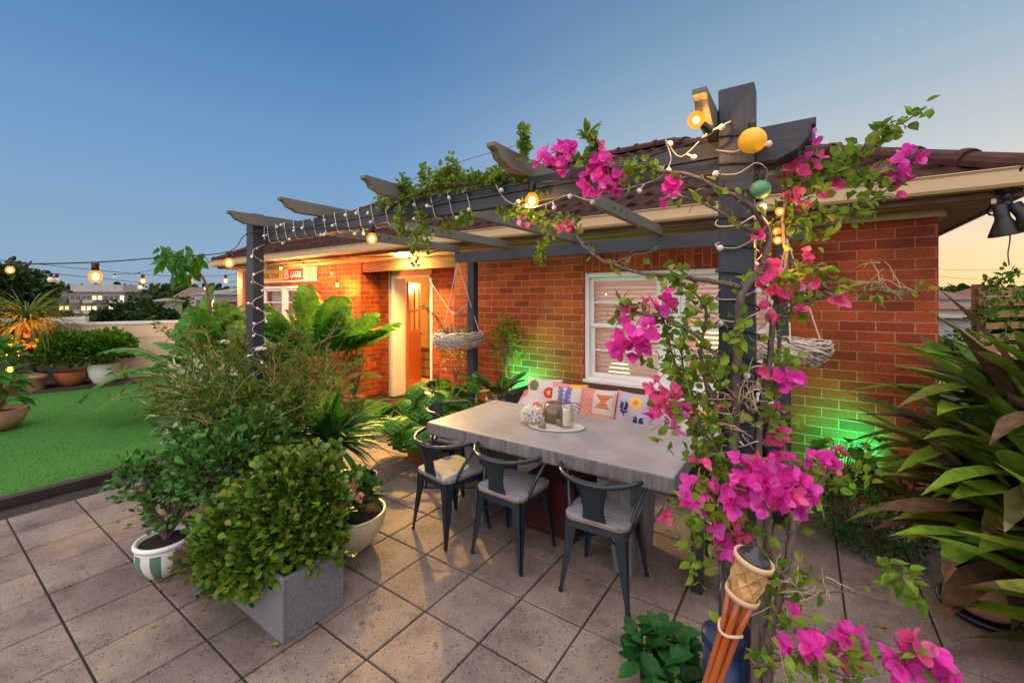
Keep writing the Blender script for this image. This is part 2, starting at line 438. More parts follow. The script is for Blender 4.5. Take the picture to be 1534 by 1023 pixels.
def pinnate(mb, p, az, el, L, W, droop=.8, seg=10, gap=.35, fold=.25, sweep=.5, wp=None, stem=None, r=.004, petiole=.3):
    """arching frond whose blade is cut into lobes: palm fronds, monstera, torn banana leaves"""
    pts = [V(p)]; e = el
    tot = seg + int(seg * petiole)
    for i in range(tot):
        e -= droop / tot
        pts.append(pts[-1] + V((math.cos(az) * math.cos(e), math.sin(az) * math.cos(e), math.sin(e))) * (L / tot))
    s = V((-math.sin(az), math.cos(az), 0))
    k0 = tot - seg
    for i in range(k0, tot):
        t = (i - k0) / seg
        w = W * .5 * (wp(t) if wp else math.sin(PI * min(1, .12 + .86 * t)) ** .7)
        a, b = pts[i], pts[i + 1]
        tv = (b - a); tl = tv.length; tv.normalize(); n = s.cross(tv) * -1
        if n.z < 0: n = -n
        b2 = a + tv * tl * (1 - gap * .35)
        for sg in (1, -1):
            o = s * (sg * w) + n * (-fold * w * R.uniform(.6, 1.3)) + tv * (sweep * w)
            m = s * (sg * w * .55) + tv * (sweep * w * .4)
            oo = o + tv * (tl * (1 - gap))
            mb.add([a, b2, a + m, b2 + m * 1.0 + tv * tl * .02, a + o, a + oo - (a + oo - (a + o)) * gap * .3],
                   [(0, 1, 3, 2), (2, 3, 5, 4)])
    (stem or mb).tube(pts, [r * (1.3 - i / len(pts)) for i in range(len(pts))], 4)
    return pts

def bush(mb, c, rx, ry, rz, n, L, W, shape='ov', up=.4, hollow=.55, jit=.6, r=R, fold=.15, zmin=-.6, twig=None, tn=30, tr=.004, lump=.18):
    c = V(c); ph = [r.uniform(0, 6) for _ in range(4)]
    def rr(u):
        az = math.atan2(u.y, u.x)
        return 1 + lump * (math.sin(3 * az + ph[0]) * math.cos(4 * u.z + ph[1]) + .6 * math.sin(7 * az + 5 * u.z + ph[2]))
    for _ in range(n):
        u = rv(r)
        if u.z < zmin: u.z = -u.z * .5
        k = (hollow + (1 - hollow) * r.random() ** .6) * rr(u)
        p = c + V((u.x * rx * k, u.y * ry * k, u.z * rz * k))
        d = (u + V((0, 0, up)) + rv(r) * jit).normalized()
        nn = (V((0, 0, 1)) + u * .4 + rv(r) * .5)
        f = r.uniform(.7, 1.25)
        leaf(mb, p, d, nn, L * f, W * f, fold, r.uniform(0, .35), shape)
    if twig is not None:
        b = c - V((0, 0, rz * .9))
        for _ in range(tn):
            u = rv(r); u.z = abs(u.z) * .9 + .1; u.normalize()
            e = c + V((u.x * rx, u.y * ry, u.z * rz)) * .85
            m = b.lerp(e, .5) + rv(r) * .12 * rx + V((0, 0, .1 * rz))
            twig.tube([b, m, e], [tr * 1.8, tr * 1.2, tr * .6], 4)

def stroll(p, d, L, n, wander=.25, grav=0.0, r=R):
    pts = [V(p)]; d = V(d).normalized()
    for _ in range(n):
        d = (d + rv(r) * wander + V((0, 0, grav))).normalized()
        pts.append(pts[-1] + d * (L / n))
    return pts

def smoothpath(pts, k=4):
    out = []
    P = [V(p) for p in pts]
    for i in range(len(P) - 1):
        p0 = P[max(i - 1, 0)]; p1 = P[i]; p2 = P[i + 1]; p3 = P[min(i + 2, len(P) - 1)]
        for j in range(k):
            t = j / k
            out.append(.5 * ((2 * p1) + (p2 - p0) * t + (2 * p0 - 5 * p1 + 4 * p2 - p3) * t * t + (3 * p1 - p0 - 3 * p2 + p3) * t ** 3))
    out.append(P[-1])
    return out

def pot(name, label, c, r, h, matl, parent=None, cat='pot', kind='taper', group=None, soil=.85):
    """flower pot as a thing: body with a rim, soil"""
    c = V(c)
    t = thing(name, label, cat, c, group)
    if kind == 'taper': prof = [(r * .66, 0), (r * .7, .01), (r * .92, h * .78), (r, h * .79), (r * 1.03, h * .98), (r * .98, h), (r * .88, h), (r * .86, h * .8)]
    elif kind == 'bowl': prof = [(r * .5, 0), (r * .62, .01), (r * .9, h * .4), (r * 1.0, h * .75), (r * .98, h * .95), (r * 1.0, h), (r * .92, h), (r * .88, h * .85)]
    elif kind == 'round': prof = [(r * .6, 0), (r * .66, .01), (r * .93, h * .4), (r * 1.0, h * .68), (r * .97, h * .9), (r * 1.0, h * .93), (r * 1.0, h), (r * .9, h), (r * .88, h * .85)]
    else: prof = [(r * .95, 0), (r, .01), (r, h), (r * .92, h), (r * .92, h * .85)]
    MB().lathe(c, prof, 32).build('pot_body' if cat != 'pot' else 'pot_body', matl, t, smooth=True)
    s = MB(); s.lathe(c, [(1e-5, h * soil), (r * .5, h * (soil + .02)), (r * .9, h * soil - .005)], 24).build('soil', SOIL, t, smooth=True)
    return t

# ------------------------------------------------------------------ SETTING
HX0, HX1, HY, HYB = -10.7, .85, 4.6, 10.0        # house walls
def paving():
    mb = MB(); P = .378; g = .005
    i0, i1 = -9, 18
    for i in range(-9, 18):
        for j in range(-9, 9):
            x0 = -2.09 + P * i; y0 = 2.04 + P * j
            if x0 < -5.40: continue
            if y0 > HY - .05: continue
            z = R.uniform(-.0012, .0012); tx = R.uniform(-.0012, .0012); ty = R.uniform(-.0012, .0012)
            a0, a1, b0, b1 = x0 + g, x0 + P - g, y0 + g, min(y0 + P - g, HY + .02)
            c = .004
            q = lambda x, y, dz: V((x, y, z + dz + tx * (x - x0) / P + ty * (y - y0) / P))
            vs = [q(a0 + c, b0 + c, 0), q(a1 - c, b0 + c, 0), q(a1 - c, b1 - c, 0), q(a0 + c, b1 - c, 0),
                  q(a0, b0, -.004), q(a1, b0, -.004), q(a1, b1, -.004), q(a0, b1, -.004),
                  q(a0, b0, -.02), q(a1, b0, -.02), q(a1, b1, -.02), q(a0, b1, -.02)]
            fs = [(0, 1, 2, 3)]
            for k in range(4):
                l = (k + 1) % 4
                fs += [(k, 4 + k, 4 + l, l), (4 + k, 8 + k, 8 + l, 4 + l)]
            mb.add(vs, fs)
    tag(mb.build('paving', PAVE), kind='structure')
    tag(MB().box(-12.6, 6.5, -3.5, 11.0, -.30, -.012).build('terrace_slab', GROUT), kind='structure')
paving()
# artificial lawn with real blades, and its dark edging
tag(MB().box(-12.4, -5.47, -3.4, 4.55, -.01, .035).build('lawn', TURF), kind='structure')
def blades(x0, x1, y0, y1, n, z, name):
    mb = MB()
    for _ in range(n):
        x = x1 - (x1 - x0) * R.random() ** 1.3; y = R.uniform(y0, y1)
        a = R.uniform(0, 2 * PI); w = .004; h = R.uniform(.007, .015)
        dx, dy = math.cos(a) * w, math.sin(a) * w; lx, ly = R.uniform(-.012, .012), R.uniform(-.012, .012)
        mb.add([V((x - dx, y - dy, z)), V((x + dx, y + dy, z)), V((x + lx, y + ly, z + h))], [(0, 1, 2)])
    return tag(mb.build(name, leafmat('turf blade ' + name, [(.045, .145, .024), (.07, .195, .034), (.10, .215, .05), (.05, .165, .03)], rough=.6, trans=.2, spec=.1)), kind='stuff')
blades(-11.6, -5.48, -.6, 4.5, 42000, .034, 'grass')
tag(MB().box(-5.475, -5.375, -3.4, 3.1, -.01, .075).build('lawn_edging', SLEEP, bevel=.006), kind='structure')
# small turf in front of the door
tag(MB().box(-6.2, -3.93, 3.70, 4.58, .004, .022).build('turf_mat', TURF), 'small rectangle of artificial turf laid in front of the lit doorway', 'door mat')
# ground of the suburb far below, out to the horizon
GR = mat('suburb ground', (.05, .06, .03), (.09, .085, .07), rough=.95, scale=.03)
g = MB(); g.add([V((-3500, -3500, -8)), V((3500, -3500, -8)), V((3500, 3500, -8)), V((-3500, 3500, -8))], [(0, 1, 2, 3)])
tag(g.build('ground', GR), kind='structure')

# ------------------------------------------------------------------ parapet wall on the far left
def parapet():
    t = thing('parapet_wall', 'long cream rendered parapet wall with a pale coping behind the lawn', 'wall', (-12, 3, 0))
    a = V((-12.75, 0.2, 0)); b = V((-11.25, 4.62, 0)); d = (b - a).normalized(); n = V((-d.y, d.x, 0))
    d0 = V((-13.6, -2.3, 0))
    def seg(p, q, z0, z1, off0, off1, mb):
        dd = (q - p).normalized(); nn = V((-dd.y, dd.x, 0))
        vs = [p + nn * off0, q + nn * off0, q + nn * off1, p + nn * off1]
        mb.add([v + V((0, 0, z0)) for v in vs] + [v + V((0, 0, z1)) for v in vs],
               [(3, 2, 1, 0), (4, 5, 6, 7), (0, 1, 5, 4), (1, 2, 6, 5), (2, 3, 7, 6), (3, 0, 4, 7)])
    w = MB()
    for z0, z1, o in ((0, .40, 0), (.415, .86, 0), (.875, 1.16, 0)): seg(d0, b, z0, z1, o, .2, w)
    seg(d0, b, .39, .885, .012, .19, w)
    w.build('wall_body', RENDER, t, fixn=True)
    c = MB(); seg(d0, b, 1.16, 1.22, -.02, .23, c); c.build('coping', COPING, t, bevel=.006, fixn=True)
    s = MB(); seg(V((-14.3, -2.0, 0)) , V((-12.75, 2.4, 0)), 1.20, 1.30, .1, .5, s)
    s.build('rear_coping', COPING, t, fixn=True)
parapet()

# ------------------------------------------------------------------ HOUSE
house = thing('brick_house', 'single storey red brick house with tiled hip roof and cream gutters', 'house', (-5, 7, 0))
WX0, WX1, WZ0, WZ1 = -2.13, -.21, .74, 2.005     # big window
LX0, LX1, LZ0, LZ1 = -9.75, -8.0, .72, 1.97      # far left window
RX0, RX1, RY = -6.3, -4.15, 5.0                  # door recess
DX0, DX1, DZ = -5.9, -5.03, 2.05                 # door opening
WT = 2.33; TH = .24
def walls():
    w = MB()
    # right of recess
    w.box(RX1, WX0, HY, HY + TH, 0, WT); w.box(WX1, HX1, HY, HY + TH, 0, WT)
    w.box(WX0, WX1, HY, HY + TH, 0, WZ0 - .075)
    # left of recess
    w.box(LX1, RX0, HY, HY + TH, 0, WT); w.box(HX0, LX0, HY, HY + TH, 0, WT)
    w.box(LX0, LX1, HY, HY + TH, 0, LZ0 - .07); w.box(LX0, LX1, HY, HY + TH, LZ1, WT)
    # recess sides and back
    w.box(RX0 - TH, RX0, HY + TH, RY + TH, 0, WT); w.box(RX1, RX1 + TH, HY + TH, RY + TH, 0, WT)
    w.box(RX0, DX0 - .08, RY, RY + TH, 0, WT); w.box(DX1 + .02, RX1, RY, RY + TH, 0, WT)
    # sides and rear of the house
    w.box(HX1 - TH, HX1, HY + TH, HYB, 0, WT); w.box(HX0, HX0 + TH, HY + TH, HYB, 0, WT); w.box(HX0 + TH, HX1 - TH, HYB - TH, HYB, 0, WT)
    w.build('wall', BRICK, house)
    l = MB(); l.box(WX0, WX1, HY - .003, HY + TH, WZ1, WZ1 + .20); l.build('lintel', BRICKV, house)
    l = MB(); l.box(WX0, WX1, HY, HY + TH, WZ1 + .20, WT); l.build('wall_head', BRICK, house)
    s = MB(); s.box(WX0 - .02, WX1 + .02, HY - .035, HY + TH, WZ0 - .075, WZ0); s.build('brick_sill', mat('dark sill bricks', (.13, .055, .04), (.08, .035, .03), rough=.6, scale=9, bmp=.01), house, bevel=.006)
    h = MB(); h.box(DX0 - .08, DX1 + .02, RY + .01, RY + TH, DZ + .02, WT); h.build('door_lintel', mat('cream plaster', (.66, .52, .30), (.58, .44, .24), rough=.6), house)
    pl = MB(); pl.box(-6.02, -5.985, RY - .03, RY + .001, 0, 2.22); pl.build('door_trim', CREAM, house)
walls()
# recess ceiling, header beam
MB().box(RX0, RX1, HY, RY + TH, WT + .003, WT + .06).build('porch_ceiling', mat('porch ceiling', (.7, .62, .45), rough=.6), house)
MB().box(RX0 + .01, RX1 - .01, HY + .02, HY + .10, 2.16, WT).build('porch_header', FASC, house, bevel=.004)
def eaves():
    GX0, GX1 = HX0 - .34, HX1 + .34; FY = HY - .34
    f = MB()
    f.box(GX0, GX1, FY, FY + .03, 2.385, 2.50); f.box(GX1 - .03, GX1, FY + .03, HYB + .34, 2.385, 2.50); f.box(GX0, GX0 + .03, FY + .03, HYB + .34, 2.385, 2.50)
    f.build('fascia', FASC, house)
    s = MB()
    for k in range(3): s.box(GX0 + .03, GX1 - .03, FY + .03 + k * .11, FY + .03 + k * .11 + .105, 2.388 + (k % 2) * .004, 2.402 + (k % 2) * .004)
    s.box(HX1, GX1 - .03, HY + .03, HYB, 2.39, 2.405); s.box(GX0 + .03, HX0, HY + .03, HYB, 2.39, 2.405)
    s.build('soffit', SOFF, house)
    q = MB(); q.box(HX0, RX0, HY - .05, HY + .02, WT + .002, 2.388); q.box(RX1, HX1 + .03, HY - .05, HY + .02, WT + .002, 2.388); q.box(HX1 - .02, HX1 + .05, HY + .021, HYB, WT + .002, 2.388)
    q.box(RX0 + .004, RX1 - .004, HY - .045, HY + .015, WT + .01, 2.387)
    q.build('eave_trim', CREAM, house, bevel=.005)
    prof = [(0, 0), (-.105, 0), (-.12, .02), (-.12, .105), (-.135, .12), (-.115, .128), (-.107, .11), (-.107, .018), (-.012, .018), (-.012, .12), (0, .12)]
    gz = 2.435
    gm = MB(); gm.prism(prof, lambda u, v, a: (a, FY + u - .002, gz + v), GX0 - .1, GX1 + .1)
    gm.prism(prof, lambda u, v, a: (GX1 - u + .002, a, gz + v), FY - .1, HYB)
    gm.prism(prof, lambda u, v, a: (GX0 + u - .002, a, gz + v), FY - .1, HYB)
    gm.build('gutter', CREAM, house, fixn=True)
    return GX0, GX1, FY
GX0, GX1, FY = eaves()
EX0, EX1, EY0, EZ, PT = GX0 - .05, GX1 + .05, FY - .05, 2.535, .56
RUN = 3.0; RZ = EZ + RUN * PT; RYC = EY0 + RUN
def roof():
    # front slope: courses of pan tiles with real steps and rolls
    mb = MB(); ncrs = 11; cl = RUN / ncrs; dx = .035
    for k in range(ncrs):
        y0 = k * cl; y1 = (k + 1) * cl + .03
        xa, xb = EX0 + y0, EX1 - y0
        n = int((xb - xa) / dx); o = len(mb.v); vs = []; fs = []
        off = .105 * (k % 2)
        for i in range(n + 1):
            x = xa + (xb - xa) * i / n
            ph = ((x + off) / .21) % 1
            wv = .024 * (math.sin(PI * min(1, ph / .42)) if ph < .42 else -.25 * math.sin(PI * (ph - .42) / .58))
            jit = .004 * math.sin(17 * x + k * 5)
            for y, dz in ((y0, -.03), (y0, .012), (y0 + .012, .02), (y1, 0)):
                xx = x
                if y >= y1: xx = max(EX0 + y1, min(EX1 - y1, x))
                vs.append(V((xx, EY0 + y + jit, EZ + y * PT + dz + (wv if dz > -.02 else wv * .9))))
        for i in range(n):
            a = 4 * i; b = a + 4
            fs += [(a, b, b + 1, a + 1), (a + 1, b + 1, b + 2, a + 2), (a + 2, b + 2, b + 3, a + 3)]
        mb.add(vs, fs)
    # plain hips and rear
    A, B = V((EX0 + RUN, RYC, RZ - .02)), V((EX1 - RUN, RYC, RZ - .02)); yb = RYC + RUN
    mb.add([V((EX1, EY0, EZ)), V((EX1, yb, EZ)), B], [(0, 1, 2)])
    mb.add([V((EX0, yb, EZ)), V((EX0, EY0, EZ)), A], [(0, 1, 2)])
    mb.add([V((EX1, yb, EZ)), V((EX0, yb, EZ)), A, B], [(0, 1, 2, 3)])
    rf = mb.build('roof', ROOF, house, smooth=False)
    r = MB()
    def caps(p, q, n):
        d = (q - p); L = d.length; d.normalize(); s = d.cross(V((0, 0, 1))).normalized(); u = s.cross(d)
        for i in range(n):
            a = p + d * (L * i / n); b = p + d * (L * (i + 1) / n + .03)
            for (c0, r0, c1, r1) in ((a, .125, a + d * .05, .128), (a + d * .05, .108, b, .10)):
                vs = []; m = 8
                for c, rr in ((c0, r0), (c1, r1)):
                    for j in range(m + 1):
                        t = PI * (j / m) * 1.16 - .08 * PI
                        vs.append(c + s * (math.cos(t) * rr) + u * (math.sin(t) * rr * .85 - .01))
                r.add(vs, [(j, j + 1, m + 2 + j, m + 1 + j) for j in range(m)] + [tuple(range(m, -1, -1))])
    caps(V((EX1 - .0, EY0 + .0, EZ + .02)), V((EX1 - RUN, RYC, RZ + .02)), 12)
    caps(V((EX0 + .0, EY0 + .0, EZ + .02)), V((EX0 + RUN, RYC, RZ + .02)), 12)
    caps(V((EX0 + RUN, RYC, RZ + .02)), V((EX1 - RUN, RYC, RZ + .02)), 20)
    r.build('ridge_cap', RIDGE, rf, smooth=False, fixn=True)
    # mortar bedding below the right hip
    m = MB()
    for (p, q) in ((V((EX1, EY0, EZ)), V((EX1 - RUN, RYC, RZ))), (V((EX0, EY0, EZ)), V((EX0 + RUN, RYC, RZ)))):
        m.tube([p, q], .075, 8)
    m.build('ridge_mortar', mat('dark mortar', (.06, .045, .045), (.025, .02, .02), rough=.95, scale=14, bmp=.02, bscale=30), rf)
roof()

def blindcol(): return mat('cream blind slat', (.88, .84, .81), (.85, .80, .77), rough=.5)
BLIND = blindcol()
def sash_window(x0, x1, z0, z1, y, parent, nsash, mullion, label, fr=.05, blind=True, bars=True):
    """timber window: frame, sashes with glazing bars, panes, venetian blind"""
    f = MB()
    f.box(x0, x0 + fr, y - .01, y + .10, z0, z1); f.box(x1 - fr, x1, y - .01, y + .10, z0, z1)
    f.box(x0 + fr, x1 - fr, y - .012, y + .10, z1 - fr * 1.1, z1); f.box(x0 + fr, x1 - fr, y - .03, y + .10, z0, z0 + fr * 1.2)
    f.box(x0 - .01, x1 + .01, y - .05, y - .0305, z0 - .02, z0 + .035)
    W = (x1 - x0 - 2 * fr - (nsash - 1) * mullion) / nsash
    for k in range(nsash - 1):
        xm = x0 + fr + W * (k + 1) + mullion * k
        f.box(xm, xm + mullion, y - .006, y + .09, z0 + fr * 1.2, z1 - fr * 1.1)
    win = f.build('window', WHITE, parent, bevel=.004)
    zb, zt = z0 + fr * 1.2, z1 - fr * 1.1
    zm = (zb + zt) / 2 + .02
    for k in range(nsash):
        a = x0 + fr + k * (W + mullion); b = a + W
        s = MB(); t = .045
        for (u, v, yy) in ((zm - .02, zt, y + .03), (zb, zm + .02, y + .055)):
            s.box(a, a + t, yy, yy + .024, u, v); s.box(b - t, b, yy, yy + .024, u, v)
            s.box(a + t, b - t, yy, yy + .024, u, u + .045); s.box(a + t, b - t, yy, yy + .024, v - .045, v)
            if bars:
                zc = (u + v) / 2
                s.box(a + t, b - t, yy + .004, yy + .02, zc - .011, zc + .011)
        s.build('sash', WHITE, win, bevel=.003)
        p = MB()
        for (u, v, yy) in ((zm, zt - .03, y + .046), (zb + .03, zm - .001, y + .070)):
            p.add([V((a + t, yy, u)), V((b - t, yy, u)), V((b - t, yy, v)), V((a + t, yy, v))], [(0, 1, 2, 3)])
        p.build('pane', GLASS, win)
        if blind:
            q = MB(); zz = zt - .02
            while zz > zb + .02:
                c = V(((a + b) / 2, y + .155, zz)); M = Matrix.Translation(c) @ Matrix.Rotation(rad(38), 4, 'X')
                q.box(-W / 2 - .01, W / 2 + .01, -.024, .024, -.0012, .0012, M)
                zz -= .05
            for xx in (a + .1, b - .1): q.box(xx, xx + .003, y + .154, y + .156, zb, zt)
            q.build('blind', BLIND, win)
    return win
sash_window(WX0, WX1, WZ0, WZ1, HY + .03, house, 2, .20, None)
sash_window(LX0, LX1, LZ0, LZ1, HY + .03, house, 2, .12, None, blind=False)
# rooms behind the windows and the door
ROOM = mat('warm room paint', (.74, .60, .50), (.68, .54, .45), rough=.8)
def room(x0, x1, y0, y1, name, m):
    q = MB()
    q.add([V((x0, y1, .02)), V((x1, y1, .02)), V((x1, y1, 2.3)), V((x0, y1, 2.3))], [(3, 2, 1, 0)])
    q.add([V((x0, y0, .02)), V((x0, y1, .02)), V((x0, y1, 2.3)), V((x0, y0, 2.3))], [(3, 2, 1, 0)])
    q.add([V((x1, y0, .02)), V((x1, y1, .02)), V((x1, y1, 2.3)), V((x1, y0, 2.3))], [(0, 1, 2, 3)])
    q.add([V((x0, y0, .02)), V((x1, y0, .02)), V((x1, y1, .02)), V((x0, y1, .02))], [(0, 1, 2, 3)])
    q.add([V((x0, y0, 2.3)), V((x1, y0, 2.3)), V((x1, y1, 2.3)), V((x0, y1, 2.3))], [(3, 2, 1, 0)])
    return q.build(name, m, house)
room(RX1 + .3, HX1 - .3, HY + TH + .01, 8.0, 'living_room', ROOM)
room(-7.75, RX1 + .1, RY + TH + .01, 7.6, 'hallway', mat('hall paint', (.80, .58, .28), (.74, .52, .24), rough=.7))
room(HX0 + .3, -7.85, HY + TH + .01, 8.0, 'side_room', mat('side room paint', (.6, .55, .5), rough=.8))
# furniture glimpsed through the big window
def lampshade(name, label, c, r, h, col, s, cat='lamp'):
    t = thing(name, label, cat, c); c = V(c)
    MB().lathe(c, [(.09, 0), (.09, .02), (.015, .03), (.015, .3)], 16).build('lamp_base', BLKM, t, smooth=True)
    glow_light(t, c + V((0, -.02, .34 + h)), 17, (1, .55, .36), .05)
    MB().lathe(c, [(r, .28), (r * .75, .28 + h)], 24).build('lamp_shade', emit('lit shade ' + name, col, s), t, smooth=True)
    return t
def side_table(c, label, cat='table'):
    t = thing('side_table', label, cat, c); c = V(c); w = MB()
    w.box(c.x - .5, c.x + .5, c.y - .22, c.y + .22, c.z + .74, c.z + .78); w.build('table_top', PLYE, t, bevel=.004)
    for sx in (-.46, .42):
        for sy in (-.19, .15): MB().box(c.x + sx, c.x + sx + .04, c.y + sy, c.y + sy + .04, c.z, c.z + .74).build('leg', PLYE, t)
side_table((-1.0, 5.7, .02), 'brown timber side table under the lit lamp inside the big window')
lampshade('table_lamp', 'glowing orange table lamp standing inside the big window', (-.95, 5.7, .80), .15, .26, (1, .55, .18), 4)
lampshade('pendant_lamp', 'glowing table lamp deep inside the room behind the venetian blinds', (-2.6, 7.0, .02), .2, .3, (1, .6, .28), 3)
# front door: frame, open leaf, cabinet in the hall
d = MB(); d.box(DX0 - .075, DX0 - .001, RY - .012, RY + TH + .01, 0, DZ); d.box(DX0 - .075, DX1, RY - .012, RY + .10, DZ, DZ + .055); d.box(DX1 - .001, DX1 + .05, RY - .012, RY + .10, 0, DZ)
d.build('door_frame', WHITE, house, bevel=.005)
DOOR = mat('orange red door paint', (.46, .10, .03), (.40, .085, .025), rough=.4)
def door_leaf():
    o = V((DX0 + .01, RY + TH + .045, .02)); M = Matrix.Translation(o) @ Matrix.Rotation(rad(121), 4, 'Z')
    q = MB(); W = .82; T = .04
    q.box(0, W, -T / 2, T / 2, 0, 1.1, M); q.box(0, .12, -T / 2, T / 2, 1.1, 1.99, M); q.box(W - .12, W, -T / 2, T / 2, 1.1, 1.99, M)
    q.box(.12, W - .12, -T / 2, T / 2, 1.87, 1.99, M); q.box(.12, W - .12, -T / 2, T / 2, 1.45, 1.49, M); q.box(W / 2 - .02, W / 2 + .02, -T / 2, T / 2, 1.1, 1.45, M); q.box(W / 2 - .02, W / 2 + .02, -T / 2, T / 2, 1.49, 1.87, M)
    dr = q.build('door', DOOR, house, bevel=.004)
    p = MB(); p.box(.12, W - .12, -.004, .004, 1.1, 1.87, M); p.build('door_pane', mat('frosted amber glass', (.7, .42, .2), rough=.3), dr)
    h = MB(); h.tube([M @ V((W - .06, -.02, 1.0)), M @ V((W - .06, -.07, 1.0)), M @ V((W - .17, -.07, 1.0))], .009, 8); h.build('handle', BLKM, dr)
door_leaf()
def cabinet():
    x, y = -6.72, 6.7
    t = thing('drawer_cabinet', 'pale timber drawer cabinet standing inside the open doorway', 'cabinet', (x, y, .02))
    wood = mat('blond timber', (.55, .36, .16), (.45, .28, .12), rough=.5, stretch=(.5, 1, 6))
    b = MB(); b.box(x - .5, x + .5, y - .2, y + .2, .02, .60); b.build('cabinet_body', BLKM, t, bevel=.004)
    for i in range(3):
        for j in range(2):
            q = MB(); q.box(x - .49 + j * .5, x - .01 + j * .5, y - .222, y - .201, .06 + i * .18, .22 + i * .18)
            dw = q.build('drawer', wood, t, bevel=.004)
            k = MB(); k.ball((x - .25 + j * .5, y - .235, .14 + i * .18), .016); k.build('knob', BLKM, dw, smooth=True)
    s = thing('dark_sculpture', 'small dark ornament sitting on the hall cabinet', 'ornament', (x + .1, y, .60))
    q = MB(); q.ball((x + .1, y, .68), .08, 12, 1.0); q.ball((x + .18, y - .03, .66), .06, 12); q.ball((x + .03, y, .78), .05, 12); q.build('ornament_body', BLKP, s, smooth=True)
cabinet()
hl = thing('hall_lamp', 'pendant lamp glowing high inside the hallway', 'lamp', (-6.1, 6.4, 2.0)); MB().tube([(-6.1, 6.4, 2.3), (-6.1, 6.4, 2.06)], .006, 6).build('cable', CABLE, hl)
MB().ball((-6.1, 6.4, 2.0), .055, 16).build('bulb', BULB, hl, smooth=True); glow_light(hl, (-6.1, 6.4, 1.93), 75, (1, .60, .22), .03)
# curtains in the far left window
cu = thing('window_curtain', 'white gathered curtain hanging inside the left window', 'curtain', (-8.9, 4.85, 1.0)); m_ = MB(); n_ = 60; vs_ = []
for i_ in range(n_ + 1):
    x_ = LX0 + .05 + (LX1 - LX0 - .1) * i_ / n_; y_ = 4.80 + .02 * math.sin(i_ * 1.1)
    vs_ += [V((x_, y_, 1.28)), V((x_, y_, 1.95))]
m_.add(vs_, [(2 * i_, 2 * i_ + 2, 2 * i_ + 3, 2 * i_ + 1) for i_ in range(n_)]); m_.build('curtain_cloth', leafmat('curtain cloth', [(.7, .7, .74), (.66, .66, .7)], trans=.4, rough=.9), cu, smooth=True)
sl_ = thing('side_fill_lamp', 'added fill lamp glowing inside the left window room', 'lamp', (-9.0, 6.4, 2.0)); MB().ball((-9.0, 6.4, 2.0), .05, 14).build('bulb', BULB, sl_, smooth=True); MB().tube([(-9.0, 6.4, 2.05), (-9.0, 6.4, 2.3)], .006, 6).build('cable', CABLE, sl_); glow_light(sl_, (-9.0, 6.4, 1.93), 45, (1, .5, .24), .03)  # lamp added to brighten the curtain and panes from inside
# porch lamp: shallow ceiling light above the door
PLP = V((-5.05, 4.44, 2.345))
pl = MB(); pl.lathe(PLP, [(1e-5, 0), (.10, .0), (.115, .012), (.115, .03)], 28)
plo = pl.build('porch_light', emit('porch diffuser', (1, .55, .11), 800), house, smooth=True)
pb = MB(); pb.lathe(PLP, [(.12, .0301), (.125, .034), (.125, .042)], 28); pb.build('porch_light_base', WHITE, house)
l = bpy.data.lights.new('porch_beam', 'SPOT'); l.energy = 900; l.color = (1, .60, .14); l.spot_size = rad(54); l.spot_blend = .75; l.shadow_soft_size = .05
o = bpy.data.objects.new('porch_beam', l); COL.objects.link(o); o.parent = house; o.location = PLP + V((0, 0, -.02)) - house.location
o.rotation_euler = (PLP - V((-2.75, 2.85, 0))).to_track_quat('Z', 'Y').to_euler()
# left end: orange lit corner post / trim at the far end of the house
MB().box(HX0 - .02, HX0 + .22, HY - .06, HY - .001, 0, WT).build('corner_pilaster', CREAM, house)

# beer sign above the left window
def sign():
    t = thing('bar_sign', 'long red and yellow vintage lettered bar sign fixed above the left window', 'sign', (-8.6, 4.55, 2.2))
    x0, x1, z0, z1, y = -9.85, -7.6, 2.07, 2.30, 4.565
    def pan(a, b, m, nm='sign_panel'): return MB().box(a, b, y, y + .03, z0, z1).build(nm, m, t, bevel=.003)
    yel = mat('sign ochre', (.70, .33, .05), (.6, .26, .035), rough=.5); red = mat('sign red', (.50, .02, .02), (.4, .015, .015), rough=.45); crm = mat('sign cream', (.72, .60, .42), rough=.5)
    dk = mat('sign dark paint', (.10, .05, .02), rough=.5); wh = mat('sign white paint', (.8, .74, .68), rough=.5)
    pan(x0, -8.76, yel); pan(-8.755, -8.04, red); pan(-8.035, x1, crm)
    b = MB(); b.box(x0 - .02, x1 + .02, y - .004, y + .036, z0 - .03, z0 - .001); b.box(x0 - .02, x1 + .02, y - .004, y + .036, z1 + .001, z1 + .016); b.build('sign_frame', crm, t)
    def text(s, x, z, size, m, sx=1.0):
        cu = bpy.data.curves.new('lettering', 'FONT'); cu.body = s; cu.size = size; cu.extrude = .002; cu.align_x = 'CENTER'; cu.align_y = 'CENTER'
        ob = bpy.data.objects.new('tmp', cu); COL.objects.link(ob)
        me = bpy.data.meshes.new_from_object(ob.evaluated_get(bpy.context.evaluated_depsgraph_get()))
        bpy.data.objects.remove(ob)
        o2 = bpy.data.objects.new('lettering', me); COL.objects.link(o2); me.materials.clear(); me.materials.append(m)
        o2.parent = t; o2.rotation_euler = (PI / 2, 0, 0); o2.scale = (sx, 1, 1)
        o2.location = V((x, y - .004, z)) - t.location
    text('QUILTER', -9.32, 2.175, .15, dk, 1.35); text('B', -8.64, 2.185, .26, wh, 1.2); text('LAGER', -8.28, 2.175, .17, wh, .75); text('Q', -7.82, 2.20, .2, dk, 1.2)
sign()
